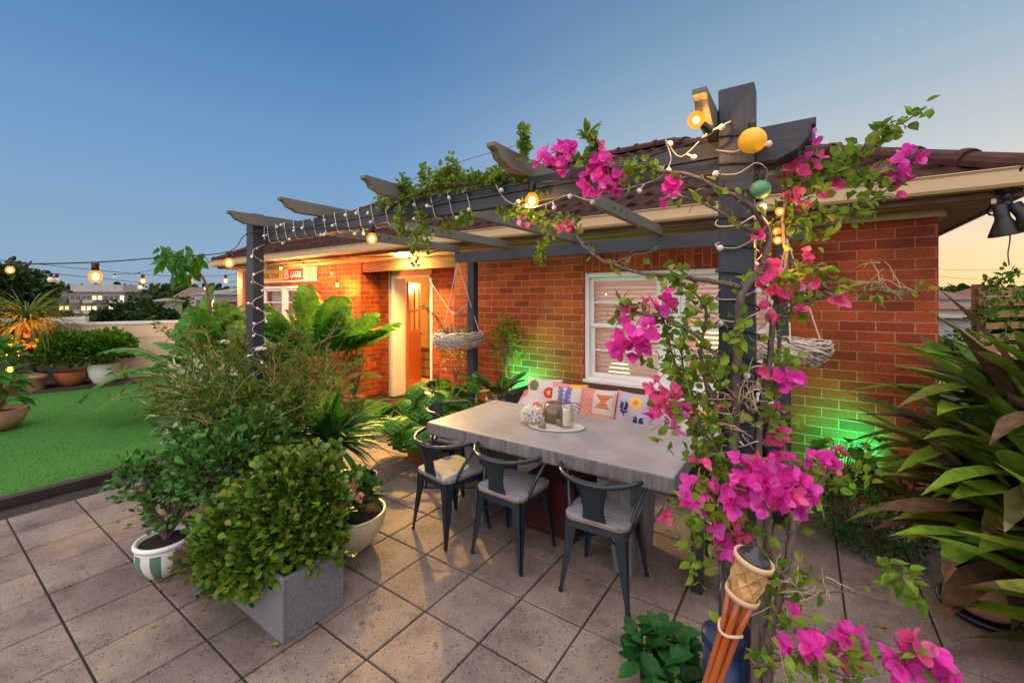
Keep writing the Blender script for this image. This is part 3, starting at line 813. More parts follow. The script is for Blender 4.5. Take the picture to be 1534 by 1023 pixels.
# ------------------------------------------------------------------ PERGOLA
perg = thing('pergola', 'slate painted timber pergola with grey rafters over the dining table', 'pergola', (-2, 3, 0))
for (x0, x1, y0, y1, z) in ((-.262, -.147, 1.71, 1.80, 2.46), (-3.88, -3.765, 1.71, 1.80, 2.41), (-.20, -.10, 4.2, 4.3, 2.168), (-3.57, -3.47, 4.2, 4.3, 2.168)):
    MB().box(x0, x1, y0, y1, 0, z).build('post', SLATE, perg, bevel=.005)
def beam(x0, x1, y0, y1, z0, z1, endcut):
    h = z1 - z0
    poly = [(x0, z1), (x0, z0), (x1 - endcut, z0)] + ([(x1 - endcut * .45, z0 + h * .22), (x1 - endcut * .2, z0 + h * .5), (x1 - endcut * .12, z0 + h * .8), (x1, z0 + h * .82)] if endcut else []) + [(x1, z1)]
    q = MB(); q.prism(poly, lambda u, v, a: (u, a, v), y0, y1)
    return q.build('beam', SLATEB, perg, bevel=.003, fixn=True)
beam(-3.765, .02, 1.802, 1.847, 2.242, 2.305, .0)
beam(-3.765, .0, 1.804, 1.847, 2.18, 2.239, .10)
beam(-.147, .03, 1.755, 1.801, 2.185, 2.31, .11)
beam(-3.74, .02, 4.153, 4.198, 2.17, 2.30, 0)
for x in (-3.742, -2.96, -2.05, -1.15, -.288):
    yf, yr, z0, z1 = 1.51, 4.22, 2.307, 2.395
    poly = [(yf, z1), (yf, z1 - .02), (yf + .03, z1 - .03), (yf + .05, z1 - .06), (yf + .10, z0 + .012), (yf + .12, z0), (yr, z0), (yr, z1)]
    q = MB(); q.prism(poly, lambda u, v, a: (a, u, v), x - .0225, x + .0225)
    rf = q.build('rafter', RAFT, perg, bevel=.003, fixn=True)
    for yy in (2.95, 3.08, 3.2):
        b = MB(); b.tube([(x + .0220, yy, 2.355), (x + .0245, yy, 2.355)], .011, 10); b.build('bolt_hole', BLKM, rf)

# ------------------------------------------------------------------ TABLE, CHAIRS, BENCH
table = thing('dining_table', 'thick concrete topped outdoor dining table on slab legs', 'table', (-1.48, 2.78, 0))
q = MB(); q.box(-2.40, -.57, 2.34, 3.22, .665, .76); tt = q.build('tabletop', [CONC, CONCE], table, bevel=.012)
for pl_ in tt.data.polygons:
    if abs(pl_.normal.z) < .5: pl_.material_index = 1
for x in (-.93, -2.08):
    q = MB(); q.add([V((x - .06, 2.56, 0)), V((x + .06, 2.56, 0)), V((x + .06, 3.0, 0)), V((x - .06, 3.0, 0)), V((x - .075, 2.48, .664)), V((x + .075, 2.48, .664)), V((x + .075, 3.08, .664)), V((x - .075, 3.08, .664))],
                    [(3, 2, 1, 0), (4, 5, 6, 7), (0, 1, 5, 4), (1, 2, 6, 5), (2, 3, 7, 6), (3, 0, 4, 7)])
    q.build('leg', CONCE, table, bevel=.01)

def make_chair():
    t = thing('metal_chair', 'dark metal chair', 'chair', (0, 0, 0), 'metal chairs around the concrete table')
    # seat: rounded square plank panel
    def rsq(h, r, k=6):
        p = []
        for cx, cy, a0 in ((h - r, h - r, 0), (-h + r, h - r, 90), (-h + r, -h + r, 180), (h - r, -h + r, 270)):
            for i in range(k + 1):
                a = rad(a0 + 90 * i / k); p.append((cx + r * math.cos(a), cy + r * math.sin(a)))
        return p
    q = MB(); q.prism(rsq(.19, .06), lambda u, v, a: (u, v, a), .438, .456); s = q.build('seat', SEAT, t, local=True, bevel=.003, fixn=True)
    q = MB(); q.prism(rsq(.188, .06), lambda u, v, a: (u, v, a), .428, .4375); q.build('seat_edge', PLYE, t, local=True, fixn=True)
    q = MB(); P = rsq(.178, .055); n = len(P)
    vs = [V((u, v, .427)) for u, v in P] + [V((u * 1.03, v * 1.03, .385)) for u, v in P]
    q.add(vs, [(i, (i + 1) % n, n + (i + 1) % n, n + i) for i in range(n)]); q.add([V((u, v, .4265)) for u, v in P], [tuple(range(n))])
    q.build('apron', CHAIR, t, local=True)
    for sx in (-1, 1):
        for sy in (-1, 1):
            q = MB(); a0, a1 = .155, .205; w0, w1 = .055, .016; T = .014
            # angle section leg: two tapering flanges
            for (ux, uy) in ((1, 0), (0, 1)):
                top = V((sx * a0, sy * a0, .43)); bot = V((sx * a1, sy * a1, .0))
                dirv = V((-sx * ux, -sy * uy, 0)); th = V((-sx * uy, -sy * ux, 0)) * T * .4
                vs = []
                for c, w in ((top + V((sx * .022, sy * .022, 0)), w0 * 1.25), (top.lerp(bot, .3) + V((sx * .01, sy * .01, 0)), w0), (bot, w1)):
                    vs += [c, c + dirv * w, c + dirv * w + th, c + th]
                fs = []
                for i in range(2):
                    for j in range(4): fs.append((4 * i + j, 4 * i + (j + 1) % 4, 4 * i + 4 + (j + 1) % 4, 4 * i + 4 + j))
                fs += [(0, 1, 2, 3), (8, 11, 10, 9)]
                q.add(vs, fs)
            lg = q.build('leg', CHAIR, t, local=True, fixn=True)
            f = MB(); f.lathe((sx * (a1 - .006), sy * (a1 - .006), 0), [(.012, 0), (.013, .004), (.011, .022)], 10); f.build('rubber_foot', BLKP, lg, local=True)
    # cross brace
    q = MB(); q.tube([(-.165, -.165, .30), (.165, .165, .30)], .006, 6); q.tube([(.165, -.165, .302), (-.165, .165, .302)], .006, 6); q.build('brace', CHAIR, t, local=True)
    # curved back rail (also the arms)
    pts = []
    for i in range(25):
        a = rad(200 + 140 * i / 24) if False else rad(188 + 164 * i / 24)
        x = .262 * math.cos(a); y = .255 * math.sin(a) * 1.05 + .0
        pts.append(V((x, y, .70 - .015 * math.sin(a) * -1)))
    full = [V((-.215, .03, .455)) + V((.055, -.02, 0)), V((-.235, .035, .58)), V((-.256, .02, .675))] + pts + [V((.256, .02, .675)), V((.235, .035, .58)), V((.16, .01, .455))]
    q = MB(); q.tube(smoothpath(pts, 2), .0135, 8); q.build('back_rail', CHAIR, t, local=True, smooth=True)
    for sx in (-1, 1):
        q = MB(); e = pts[-1] if sx > 0 else pts[0]
        q.tube(smoothpath([e, e + V((-sx * .004, .018, -.012)), V((sx * .245, .01, .64)), V((sx * .205, -.06, .52)), V((sx * .182, -.10, .43))], 4), .0115, 8); q.build('arm_bar', CHAIR, t, local=True, smooth=True)
    # central splat, narrowing towards the seat
    q = MB(); rows = []
    for i in range(9):
        tt_ = i / 8; z = .42 + .285 * tt_; w = .062 + .05 * (abs(tt_ - .35) / .65) ** 1.6
        y = -.182 - .088 * tt_ ** 1.2
        row = []
        for j in range(7):
            u = -1 + 2 * j / 6; row.append(V((u * w, y + .03 * tt_ * u * u * .9, z)))
        rows.append(row)
    vs = [v for r_ in rows for v in r_]; fs = [(i * 7 + j, i * 7 + j + 1, i * 7 + 8 + j, i * 7 + 7 + j) for i in range(8) for j in range(6)]
    q.add(vs, fs); sp = q.build('back_splat', CHAIR, t, local=True, smooth=True)
    so_ = sp.modifiers.new('solid', 'SOLIDIFY'); so_.thickness = .004
    return t
chair = make_chair()
place(chair, (-.99, 2.43, 0), rad(3), 'metal chair with plank seat nearest the bougainvillea, pushed under the table', first=True)
place(chair, (-1.635, 2.41, 0), rad(-2), 'middle metal chair of the row along the table, plank seat and arm rail')
place(chair, (-2.17, 2.37, 0), rad(-10), 'metal chair at the table corner nearest the doorway path, in yellow lamplight')
c4 = place(chair, (-2.66, 2.98, 0), rad(-82), 'metal chair facing the short end of the table beside the monstera')
def cushion_pad():
    t = thing('seat_cushion', 'cream seat cushion lying on the chair at the table end', 'cushion', (-2.64, 2.98, .458))
    q = MB(); q.lathe((-2.64, 2.98, .458), [(.16, 0), (.19, .012), (.192, .028), (.165, .045), (1e-5, .05)], 24); q.build('cushion_body', mat('cream cloth', (.66, .58, .42), rough=.9), t, smooth=True)
cushion_pad()
def pouf():
    t = thing('maroon_pouf', 'dark maroon cube pouf tucked beneath the concrete table', 'pouf', (-1.5, 2.85, 0))
    q = MB(); q.box(-1.75, -1.31, 2.68, 3.1, 0, .40); q.build('pouf_body', mat('maroon cloth', (.05, .006, .008), (.03, .004, .005), rough=.9, scale=30), t, bevel=.04)
    q = MB(); q.tube([(-1.75, 2.678, .36), (-1.31, 2.678, .36)], .006, 6); q.build('piping', mat('maroon piping', (.07, .01, .012)), t)
pouf()
# bench
bench = thing('bench_seat', 'long black rattan bench seat against the brick wall behind the table', 'bench', (-1.4, 4.05, 0))
q = MB(); q.box(-2.50, -.25, 3.78, 4.36, .10, .36); q.build('bench_frame', RATT, bench, bevel=.015)
q = MB(); q.box(-2.46, -.29, 3.74, 4.20, .362, .45); q.build('seat_pad', mat('charcoal cloth', (.05, .05, .055), (.035, .035, .04), rough=.9), bench, bevel=.03)
q = MB(); q.box(-2.50, -.25, 4.22, 4.36, .362, .66); q.build('backrest', RATT, bench, bevel=.015)
for x in (-2.64, -.245):
    q = MB(); q.box(x, x + .135, 3.72, 4.37, .08, .72); q.build('armrest', RATT, bench, bevel=.02)
for x in (-2.46, -.34):
    for y in (3.8, 4.28): MB().box(x, x + .05, y, y + .05, 0, .099).build('leg', BLKM, bench)
# cushions: quilted pillows with painted-on pattern in the cloth
CUSH = colmat('printed cushion cloth')
PK, OR, CRM, LIL, NV, YE, RD, OL, WH = (.60, .26, .26), (.60, .19, .07), (.56, .47, .42), (.42, .36, .42), (.03, .035, .11), (.72, .42, .07), (.52, .04, .035), (.14, .14, .06), (.58, .51, .48)
def disc(u, v, x, y, r): return (u - x) ** 2 + (v - y) ** 2 < r * r
def branch_(u, v, x, y, s, n=5):
    du, dv = (u - x) / s, (v - y) / s
    if abs(du - .15 * dv) < .05 and -.1 < dv < 1: return True
    for i in range(n):
        cy = .1 + i * .2
        for sg in (-1, 1):
            px, py = du - sg * .2, dv - cy - .12
            a = px * .8 + sg * py * .55; b = -sg * px * .55 + py * .8
            if (a / .2) ** 2 + (b / .085) ** 2 < 1: return True
    return False
def pat1(u, v):
    if v < .28: return PK if (math.sin(20 * u) > .3) else CRM
    if disc(u, v, .75, .3, .16): return OR
    return (.60, .50, .50) if v < .6 else (OR if disc(u, v, .3, .78, .14) else CRM)
def pat2(u, v):
    if disc(u, v, .25, .78, .15): return OL
    if disc(u, v, .72, .62, .15): return YE if disc(u, v, .72, .62, .06) else RD
    if disc(u, v, .8, .22, .2): return OR
    if v < .3 and u < .5: return PK
    return WH
def pat3(u, v):
    if branch_(u, v, .45, .35, .55, 4): return (.16, .14, .32)
    if disc(u, v, .1, .35, .13): return RD
    r = math.hypot(u - .75, v - .1)
    if r < .42 and (r * 11) % 1 < .45: return (.2, .19, .22)
    if v > .86: return YE if u > .6 else PK
    return WH
def pat4(u, v):
    if u < .45: return OR if (math.sin(38 * u) * math.sin(38 * v) > .25) else PK
    if .5 < v < .85 and abs((u - .72) * 1.0) < .06 + abs(v - .67) * .9: return OR if int(v * 24) % 2 else (.45, .13, .05)
    if disc(u, v, .6, .2, .13): return YE
    return PK if v < .35 else CRM
def pat5(u, v):
    if disc(u, v, .6, .76, .07): return OR
    r = math.hypot(u - .6, v - .76)
    if r < .16 + .02 * math.cos(9 * math.atan2(v - .76, u - .6)): return YE
    if branch_(u, v, .3, .42, .34, 4): return NV
    if branch_(1 - u, v, .28, .08, .36, 4): return NV
    if u < .16 and math.sin(40 * v) * math.sin(40 * u) > -.2: return PK
    if v < .25: return (.62, .40, .36)
    return LIL
def pat6(u, v):
    if disc(u, v, .35, .7, .06): return (.5, .2, .03)
    r = math.hypot(u - .35, v - .7)
    if r < .17 + .02 * math.cos(9 * math.atan2(v - .7, u - .35)): return YE
    if branch_(u, v, .75, .12, .4, 4): return (.2, .05, .14)
    return LIL if v > .25 else PK
def pat7(u, v):
    if disc(u, v, .3, .72, .2): return (.62, .12, .03)
    if disc(u, v, .72, .62, .2): return YE
    if abs(u - .45) < .1 and v < .4: return (.06, .10, .32)
    if abs(u - .75) < .08 and v < .35: return PK
    return WH
def pillow(label, c, rz, tilt, pat, s=.40):
    t = thing('throw_cushion', label, 'cushion', c, 'patterned cushions along the bench')
    n = 34; vs = []; fs = []; cols = []
    M = Matrix.Translation(V(c)) @ Matrix.Rotation(rz, 4, 'Z') @ Matrix.Rotation(rad(tilt), 4, 'X')
    for side in (-1, 1):
        for i in range(n + 1):
            for j in range(n + 1):
                u, v = i / n, j / n
                a, b = 2 * u - 1, 2 * v - 1
                pin = 1 - .07 * (1 - a * a) * 0
                x = a * s / 2 * (1 - .06 * (1 - b * b)); z = s / 2 + b * s / 2 * (1 - .06 * (1 - a * a))
                th = .075 * (max(0, (1 - a ** 4) * (1 - b ** 4))) ** .55
                th *= 1 + .08 * math.sin(9 * u + 5 * v)
                vs.append(M @ V((x, side * th, z)))
    m = (n + 1) ** 2
    for sd in (0, 1):
        for i in range(n):
            for j in range(n):
                a = sd * m + i * (n + 1) + j
                f = (a, a + n + 1, a + n + 2, a + 1)
                fs.append(f if sd == 0 else f[::-1]); cols.append(pat((i + .5) / n, (j + .5) / n) if sd == 0 else WH)
    q = MB(); q.v = vs; q.f = fs
    q.build('cushion_cover', CUSH, t, smooth=True, colors=cols)
pillow('wedge shaped pale cushion lying lowest at the black armrest', (-2.36, 3.74, .452), rad(24), -50, pat1, .38)
pillow('cream cushion with an olive spot and red poppy, nearest the green glow', (-2.33, 3.96, .452), rad(8), -16, pat2)
pillow('white cushion with a purple branch and grey rainbow arcs', (-2.02, 3.92, .452), rad(4), -18, pat3, .39)
pillow('pink and orange cushion with dots and striped diamond', (-1.68, 3.88, .452), rad(-3), -16, pat4, .38)
pillow('lilac cushion with yellow sunflower and navy leaf sprigs', (-1.33, 3.90, .452), rad(-6), -16, pat5, .38)
pillow('lilac cushion with yellow sunflower and purple sprig at its foot', (-1.07, 3.94, .452), rad(-4), -16, pat6, .38)
pillow('white cushion with orange and yellow petals, behind the magenta flowers', (-.74, 3.92, .452), rad(5), -16, pat7, .38)

# stool at the right end of the table
def stool():
    t = thing('wooden_stool', 'timber topped stool with black legs at the right end of the table', 'stool', (-.44, 2.9, 0))
    q = MB(); q.box(-.56, -.30, 2.62, 3.15, .40, .44); q.build('seat', mat('stool timber', (.36, .22, .15), (.25, .15, .10), rough=.6, stretch=(4, .5, 1), scale=8), t, bevel=.006)
    for x in (-.55, -.37):
        for y in (2.64, 3.07): MB().box(x, x + .06, y, y + .06, 0, .399).build('leg', BLKM, t, bevel=.004)
stool()
# ------------------------------------------------------------------ things on the table
TZ = .76
def table_items():
    p = at_z(833, 640, TZ)
    t = thing('serving_tray', 'oval pale stone tray on the concrete table under the candle jar', 'tray', p)
    q = MB(); M = Matrix.Rotation(rad(20), 4, 'Z') @ Matrix.Diagonal((1.35, .8, 1, 1))
    q.lathe(p, [(.13, 0), (.15, .004), (.155, .014), (.145, .014), (.14, .009), (1e-5, .008)], 40, M); q.build('tray_body', mat('pale terrazzo', (.62, .58, .54), (.5, .46, .43), rough=.5, scale=30), t, smooth=True)
    # coral
    c = at_z(796, 634, TZ); t = thing('coral_ornament', 'white branching coral ornament on the table beside the brown vase', 'ornament', c)
    q = MB(); o = c + V((0, 0, .06))
    for _ in range(360):
        d = rv(); d.z = d.z if d.z > -.45 else -d.z
        d.normalize(); L = R.uniform(.062, .082); s = o + V((d.x, d.y, d.z)) * .02
        q.tube([s, o + V((d.x * 1.1, d.y * 1.1, d.z)) * L * .75 + rv() * .005, o + V((d.x * 1.1, d.y * 1.1, d.z)) * L + rv() * .008], [.0045, .005, .0042], 5)
    q.build('coral_body', mat('white coral', (.70, .66, .62), (.58, .54, .5), rough=.7), t, smooth=True)
    # round brown glass vase
    c = at_z(829, 637, TZ) ; c = V((c.x - .02, c.y + .07, TZ)); t = thing('round_vase', 'squat round brown vase standing behind the tray', 'vase', c)
    MB().lathe(c, [(.05, 0), (.085, .022), (.1, .073), (.088, .122), (.057, .152), (.042, .16), (.039, .156), (.034, .135)], 32).build('vase_body', mat('brown smoked glass', (.13, .09, .045), (.10, .07, .035), rough=.2, spec=.6), t, smooth=True)
    # hurricane jar + candle
    c = p + V((.075, .02, .0145)); t = thing('candle_jar', 'tall clear glass hurricane jar on the oval tray', 'jar', c)
    MB().lathe(c, [(1e-5, .0), (.05, .0), (.053, .006), (.056, .06), (.054, .13), (.047, .165)], 32).build('jar_glass', GLASSC, t, smooth=True)
    c2 = c + V((0, 0, .009)); t = thing('pillar_candle', 'ivory pillar candle inside the clear glass jar', 'candle', c2)
    MB().lathe(c2, [(.028, 0), (.029, .002), (.029, .108), (.024, .112), (1e-5, .106)], 24).build('wax', mat('ivory wax', (.80, .68, .50), (.75, .62, .44), rough=.5), t, smooth=True)
    MB().tube([c2 + V((0, 0, .105)), c2 + V((.003, 0, .125))], .0015, 5).build('wick', BLKM, t)
    for (px, py, lab) in ((812, 643, 'small green glass tealight holder standing off the front of the tray'), (838, 636, 'small green glass tealight holder standing on the tray')):
        c = at_z(px, py, TZ + (.0145 if px > 820 else 0)); t = thing('tealight_holder', lab, 'candle holder', c, 'green tealight holders')
        MB().lathe(c, [(.022, 0), (.026, .004), (.028, .05), (.025, .05), (.022, .01), (1e-5, .008)], 20).build('holder_glass', mat('olive glass', (.16, .15, .045), rough=.15, spec=.6), t, smooth=True)
table_items()

# ------------------------------------------------------------------ STRING LIGHTS
def big_bulb(t, p, lit=True, s=1.0, matl=None, watts=None):
    """socket and globe hanging from point p on the cable"""
    p = V(p)
    b = MB(); b.lathe(p + V((0, 0, -.125 * s)), [(1e-5, .004 * s), (.015 * s, .008 * s), (.027 * s, .018 * s), (.033 * s, .037 * s), (.029 * s, .056 * s), (.018 * s, .072 * s), (.014 * s, .08 * s)], 20)
    o = b.build('bulb', (matl or BULB) if lit else MILK, t, smooth=True)
    if lit and matl is None:
        f = MB(); f.ball(p + V((0, 0, -.086 * s)), .0165 * s, 12, 1.25); f.build('filament', CORE, o, smooth=True)
    if lit: glow_light(t, p + V((0, 0, -.1145 * s if matl is None else -.17)), (watts or 6 * s), (1, .52, .16) if matl is not REDB else (1, .16, .02))
    k = MB(); k.lathe(p + V((0, 0, -.05 * s)), [(.017 * s, 0), (.019 * s, .004 * s), (.019 * s, .04 * s), (.012 * s, .052 * s)], 12); k.build('socket', BLKP, o, smooth=True)
def festoon(name, label, pts, bulbs, r=.004, s=1.0, matl=None):
    t = thing(name, label, 'string lights', pts[0])
    MB().tube(smoothpath(pts, 6), r, 5).build('cable', CABLE, t)
    for (p, lit) in bulbs: big_bulb(t, p, lit, s, matl, None if lit in (0, 1) else lit)
    return t
# near string: from far left, past the left post, along the front beam to the right post
b1, b2, b3, b4, b5 = at_d(143, 393, 2.55), at_d(343, 377, 3.2), at_y(557, 340, 1.77), at_y(797, 276, 1.75), at_y(1060, 196, 1.62)
b3 = at_y(557, 338, 1.76); b4 = at_y(797, 274, 1.74)
lp = V((-3.80, 1.69, 2.24))
festoon('festoon_lights', 'black festoon cable with big glowing globes running from the left along the pergola beam',
        [at_d(-60, 396, 2.3), at_d(20, 396, 2.4), b1, at_d(240, 386, 2.85), b2, lp, V((-3.2, 1.78, 2.24)), b3 + V((0, 0, 0)), V((-1.6, 1.77, 2.27)), b4, at_y(900, 262, 1.72), at_y(980, 232, 1.7), b5 + V((.0, 0, -.02)), V((-.24, 1.69, 2.34))],
        [(b1, 1), (b2, 1), (b3, 1), (b4, 1)])
tb = thing('festoon_globe', 'glowing globe bulb tilted against the rafter end at the tall right post', 'bulb', at_y(1043, 180, 1.6))
p = at_y(1043, 180, 1.55); MB().ball(p, .028, 16, 1.0).build('bulb', BULB, tb, smooth=True); MB().ball(p, .011, 12, 1.0).build('filament', CORE, tb, smooth=True); glow_light(tb, p + V((0, -.005, -.018)), 6, (1, .52, .16), .008); MB().tube([p + V((.02, 0, -.02)), p + V((.045, .01, -.045))], .013, 10).build('socket', BLKP, tb)
# far strings on the left, over the lawn
def far(pxs): return [at_d(*q) for q in pxs]
fw = far([(-30, 388, 5.5), (20, 392, 6.2), (117, 402, 7.2), (242, 413, 8.4), (330, 413, 9.6), (362, 409, 10.2)])
festoon('lawn_lights', 'upper black light string across the lawn to the end of the house', fw,
        [(at_d(15, 391, 6.1), 1), (at_d(214, 411, 8.1), 1), (at_d(285, 413.5, 9.0), 1), (at_d(338, 412, 9.7), 40)], .005, 1.5)
fw = far([(31, 405, 6.4), (129, 415, 7.4), (235, 425, 8.6), (300, 425, 9.4), (362, 421, 10.2)])
festoon('lawn_lights', 'lower black light string across the lawn with unlit bulbs', fw,
        [(at_d(76, 409, 6.9), 0), (at_d(85, 410, 7.0), 0), (at_d(210, 422, 8.3), 0), (at_d(308, 425, 9.5), 0)], .005, 1.3)
fw = far([(170, 411, 9), (205, 409, 10), (243, 401, 11), (300, 388, 12)])
festoon('lawn_lights', 'short rising light string with tiny dark sockets above the far trees', fw, [(at_d(172, 410, 9), 0), (at_d(208, 408, 10), 0), (at_d(239, 402, 11), 0)], .005, .8)
# eave string with small warm bulbs on the left wall
fw = [V((-9.9, 4.2, 2.36)), V((-8.6, 4.2, 2.30)), V((-7.9, 4.2, 2.36)), V((-6.9, 4.2, 2.33)), V((-5.9, 4.2, 2.36)), V((-4.6, 4.2, 2.30)), V((-4.0, 4.2, 2.36))]
festoon('eave_lights', 'dark light string with small warm bulbs pinned under the eave', fw, [(at_y(421, 397, 4.2), 26), (at_y(455, 393, 4.2), 26), (at_y(497, 404, 4.2), 0)], .006, .75, BULBS)
t = thing('red_lamp', 'bare red orange glowing bulb hanging on the wall beside the left window', 'lamp', at_y(505, 420, 4.42))
big_bulb(t, at_y(505, 419, 4.36), True, 1.0, REDB, 105); MB().tube([at_y(505, 420, 4.42), at_y(503, 397, 4.42)], .004, 5).build('cable', CABLE, t)
# little fairy lights
def fairy(label, pts, nb, seed=3, r=.0022, step=None):
    rr = random.Random(seed); t = thing('fairy_lights', label, 'fairy lights', pts[0])
    sp = smoothpath(pts, 5); MB().tube(sp, r, 4).build('cable', CABLEW, t)
    L = [0]
    for a, b in zip(sp, sp[1:]): L.append(L[-1] + (b - a).length)
    for k in range(nb):
        s = L[-1] * (k + .5) / nb
        for i in range(len(sp) - 1):
            if L[i + 1] >= s: break
        p = sp[i].lerp(sp[i + 1], (s - L[i]) / max(1e-6, L[i + 1] - L[i]))
        d = (V((rr.uniform(-.8, .8), rr.uniform(-1, .1), rr.uniform(-.9, .3)))).normalized()
        q = MB(); q.tube([p, p + d * .022], [.003, .005], 6); q.ball(p + d * .032, .0115, 10); q.build('bulb', MILK, t, smooth=True)
zz = []
for i in range(14):
    z = 2.16 - i * .105
    zz += [V((-3.755, 1.715 if i % 2 else 1.80, z)), V((-3.752, 1.80 if i % 2 else 1.715, z - .05))]
fairy('white fairy lights zigzagging down the left pergola post', zz, 24, 3)
zz = []
for i in range(17):
    x = -3.7 + i * .135
    zz += [V((x, 1.795, 2.31)), V((x + .03, 1.785, 2.24)), V((x + .05, 1.80, 2.165)), V((x + .09, 1.86, 2.20))]
fairy('white fairy lights wound around the left half of the front beam', zz, 38, 4)
zz = [at_y(742, 276, 1.75), at_y(758, 300, 1.75), at_y(790, 311, 1.74), at_y(820, 305, 1.74), at_y(852, 292, 1.73), at_y(885, 300, 1.72), at_y(930, 285, 1.7), at_y(985, 268, 1.68), at_y(1005, 240, 1.67), at_y(997, 210, 1.66), at_y(1020, 235, 1.64), at_y(1060, 200, 1.63), at_y(1095, 182, 1.64)]
fairy('white fairy light swag looping below the right half of the beam', zz, 12, 5)
zz = []
for i in range(9):
    z = 2.24 - .13 * i + (.05 if i % 2 else 0)
    zz += [V((-.268, 1.70, z)), V((-.2, 1.692, z - .02)), V((-.135, 1.70, z + .01)), V((-.12, 1.80, z - .03))]
fairy('white fairy lights wrapped around the tall right post', zz, 13, 6)
hx = []
for i in range(11):
    z = 2.30 - i * .098
    hx += [V((-.268, 1.75, z)), V((-.266, 1.705, z - .012)), V((-.2, 1.702, z - .02)), V((-.143, 1.705, z - .035)), V((-.142, 1.8, z - .055)), V((-.2, 1.852, z - .07)), V((-.267, 1.84, z - .085))]
w = MB().tube(smoothpath(hx, 3), .0035, 5)
tw = thing('post_cable', 'black cable wound in turns around the tall right post', 'cable', (-.2, 1.7, 1.6)); w.build('cable', CABLE, tw)
# coloured globe lanterns and small warm bulbs by the right post
def ball_lantern(px, py, y, r, m, lab):
    p = at_y(px, py, y); t = thing('ball_lantern', lab, 'lantern', p); MB().ball(p, r, 24, .95).build('lantern_globe', m, t, smooth=True)
    MB().lathe(p + V((0, 0, r * .9)), [(.012, 0), (.012, .02), (.004, .03)], 10).build('cap', BLKP, t)
ball_lantern(1127, 211, 1.62, .043, emit('amber lantern', (.85, .40, .02), .22), 'amber yellow ball lantern hanging at the top of the right post')
ball_lantern(1139, 284, 1.70, .033, mat('green lantern', (.10, .30, .16), (.08, .25, .13), rough=.4), 'dull green ball lantern half hidden behind the right post')
ball_lantern(1137, 312, 1.78, .025, mat('cream lantern', (.62, .62, .56), rough=.4), 'pale cream ball lantern hanging below the green one')
for (px, py, y, lab) in ((1168, 317, 1.75, 'upper small warm bulb glowing among the bougainvillea beside the post'), (1164, 347, 1.78, 'second small warm bulb glowing beside the post, under the upper one'), (1165, 360, 1.78, 'lowest small warm bulb glowing beside the post')):
    p = at_y(px, py, y); t = thing('string_bulb', lab, 'bulb', p, 'small bulbs beside the right post'); MB().ball(p, .014, 12, 1.1).build('bulb', BULB, t, smooth=True); MB().ball(p, .006, 8).build('filament', CORE, t, smooth=True); glow_light(t, p + V((0, -.003, -.0105)), 3.5, (1, .5, .16), .003); MB().tube([p + V((0, 0, .013)), p + V((.004, .0, .035))], .008, 8).build('socket', BLKP, t)
# two hidden green garden lamps
def green_lamp(c, aim, lab, w):
    t = thing('garden_lamp', lab, 'lamp', c); c = V(c); a = V(aim); d = (a - c).normalized()
    M = d.to_track_quat('Z', 'Y').to_matrix().to_4x4()
    MB().lathe(c, [(.03, -.07), (.035, -.02), (.045, .0), (.04, .0), (.03, -.02)], 18, M).build('lamp_housing', BLKM, t, smooth=True)
    MB().lathe(c + d * -.005, [(1e-5, 0), (.038, 0)], 18, M).build('lens', emit('green lens ' + lab[:8], (.02, 1, .12), 8), t)
    MB().tube([c + V((0, 0, -c.z + .01)) + V((0, 0, 0)), c - d * .05], .008, 6).build('stake', BLKM, t)
    l = bpy.data.lights.new('green_beam', 'SPOT'); l.energy = w; l.color = (0, 1, .26); l.spot_size = rad(125); l.spot_blend = 1.0; l.shadow_soft_size = .035
    o = bpy.data.objects.new('green_beam', l); COL.objects.link(o); o.parent = t; o.location = d * .012; o.rotation_euler = (-d).to_track_quat('Z', 'Y').to_euler()
green_lamp((-3.02, 4.34, .46), (-2.92, 4.62, .72), 'green garden lamp hidden among the leaves beside the bench', 85)
green_lamp((.42, 4.30, .40), (.26, 4.62, .50), 'green garden lamp hidden behind the strappy plant at the brick wall', 50)
# ------------------------------------------------------------------ HANGING BASKETS
def basket(label, c, r, h, top, seed, n=150):
    rr = random.Random(seed); c = V(c)
    t = thing('hanging_basket', label, 'basket', c, 'woven cane baskets hanging from the pergola')
    q = MB()
    for k in range(n):
        a0 = rr.uniform(0, 2 * PI); L = rr.uniform(1.2, 3.2); zz = rr.uniform(-.5, .5) * h; rad_ = r * (1 - .16 * abs(zz / h * 2 - .2)) + rr.uniform(-.02, .02)
        ph = rr.uniform(0, 6); pts = []
        for i in range(15):
            a = a0 + L * i / 14
            pts.append(c + V((math.cos(a) * (rad_ + .018 * math.sin(5 * a + ph)), math.sin(a) * (rad_ + .018 * math.sin(5 * a + ph)), zz + .022 * math.sin(4 * a + ph))))
        q.tube(pts, [.004] + [rr.uniform(.0042, .0068)] * 13 + [.004], 5)
    for k in range(10):
        a = k * PI / 5
        q.tube([c + V((math.cos(a) * r * .85, math.sin(a) * r * .85, -h * .5)), c + V((math.cos(a + 2.6) * r * .85, math.sin(a + 2.6) * r * .85, -h * .5))], .006, 5)
    q.build('cane_ring', WICK, t, smooth=True)
    for k in range(3):
        a = k * 2 * PI / 3 + .5
        e = c + V((math.cos(a) * r, math.sin(a) * r, -h * .1))
        MB().tube([e, e.lerp(V(top), .5) + V((0, 0, -.01)), V(top)], .006, 6).build('rope', ROPE, t)
    return t
bc = at_y(686, 508, 4.12)
basket('whitewashed cane basket hanging on ropes near the lit doorway', bc, .31, .17, V((-3.66, 4.12, 2.17)), 1)
bc2 = at_y(1187, 525, 3.75)
basket('whitewashed cane basket hanging behind the tall right post', bc2, .22, .14, V((-.12, 3.98, 2.17)), 2, 110)
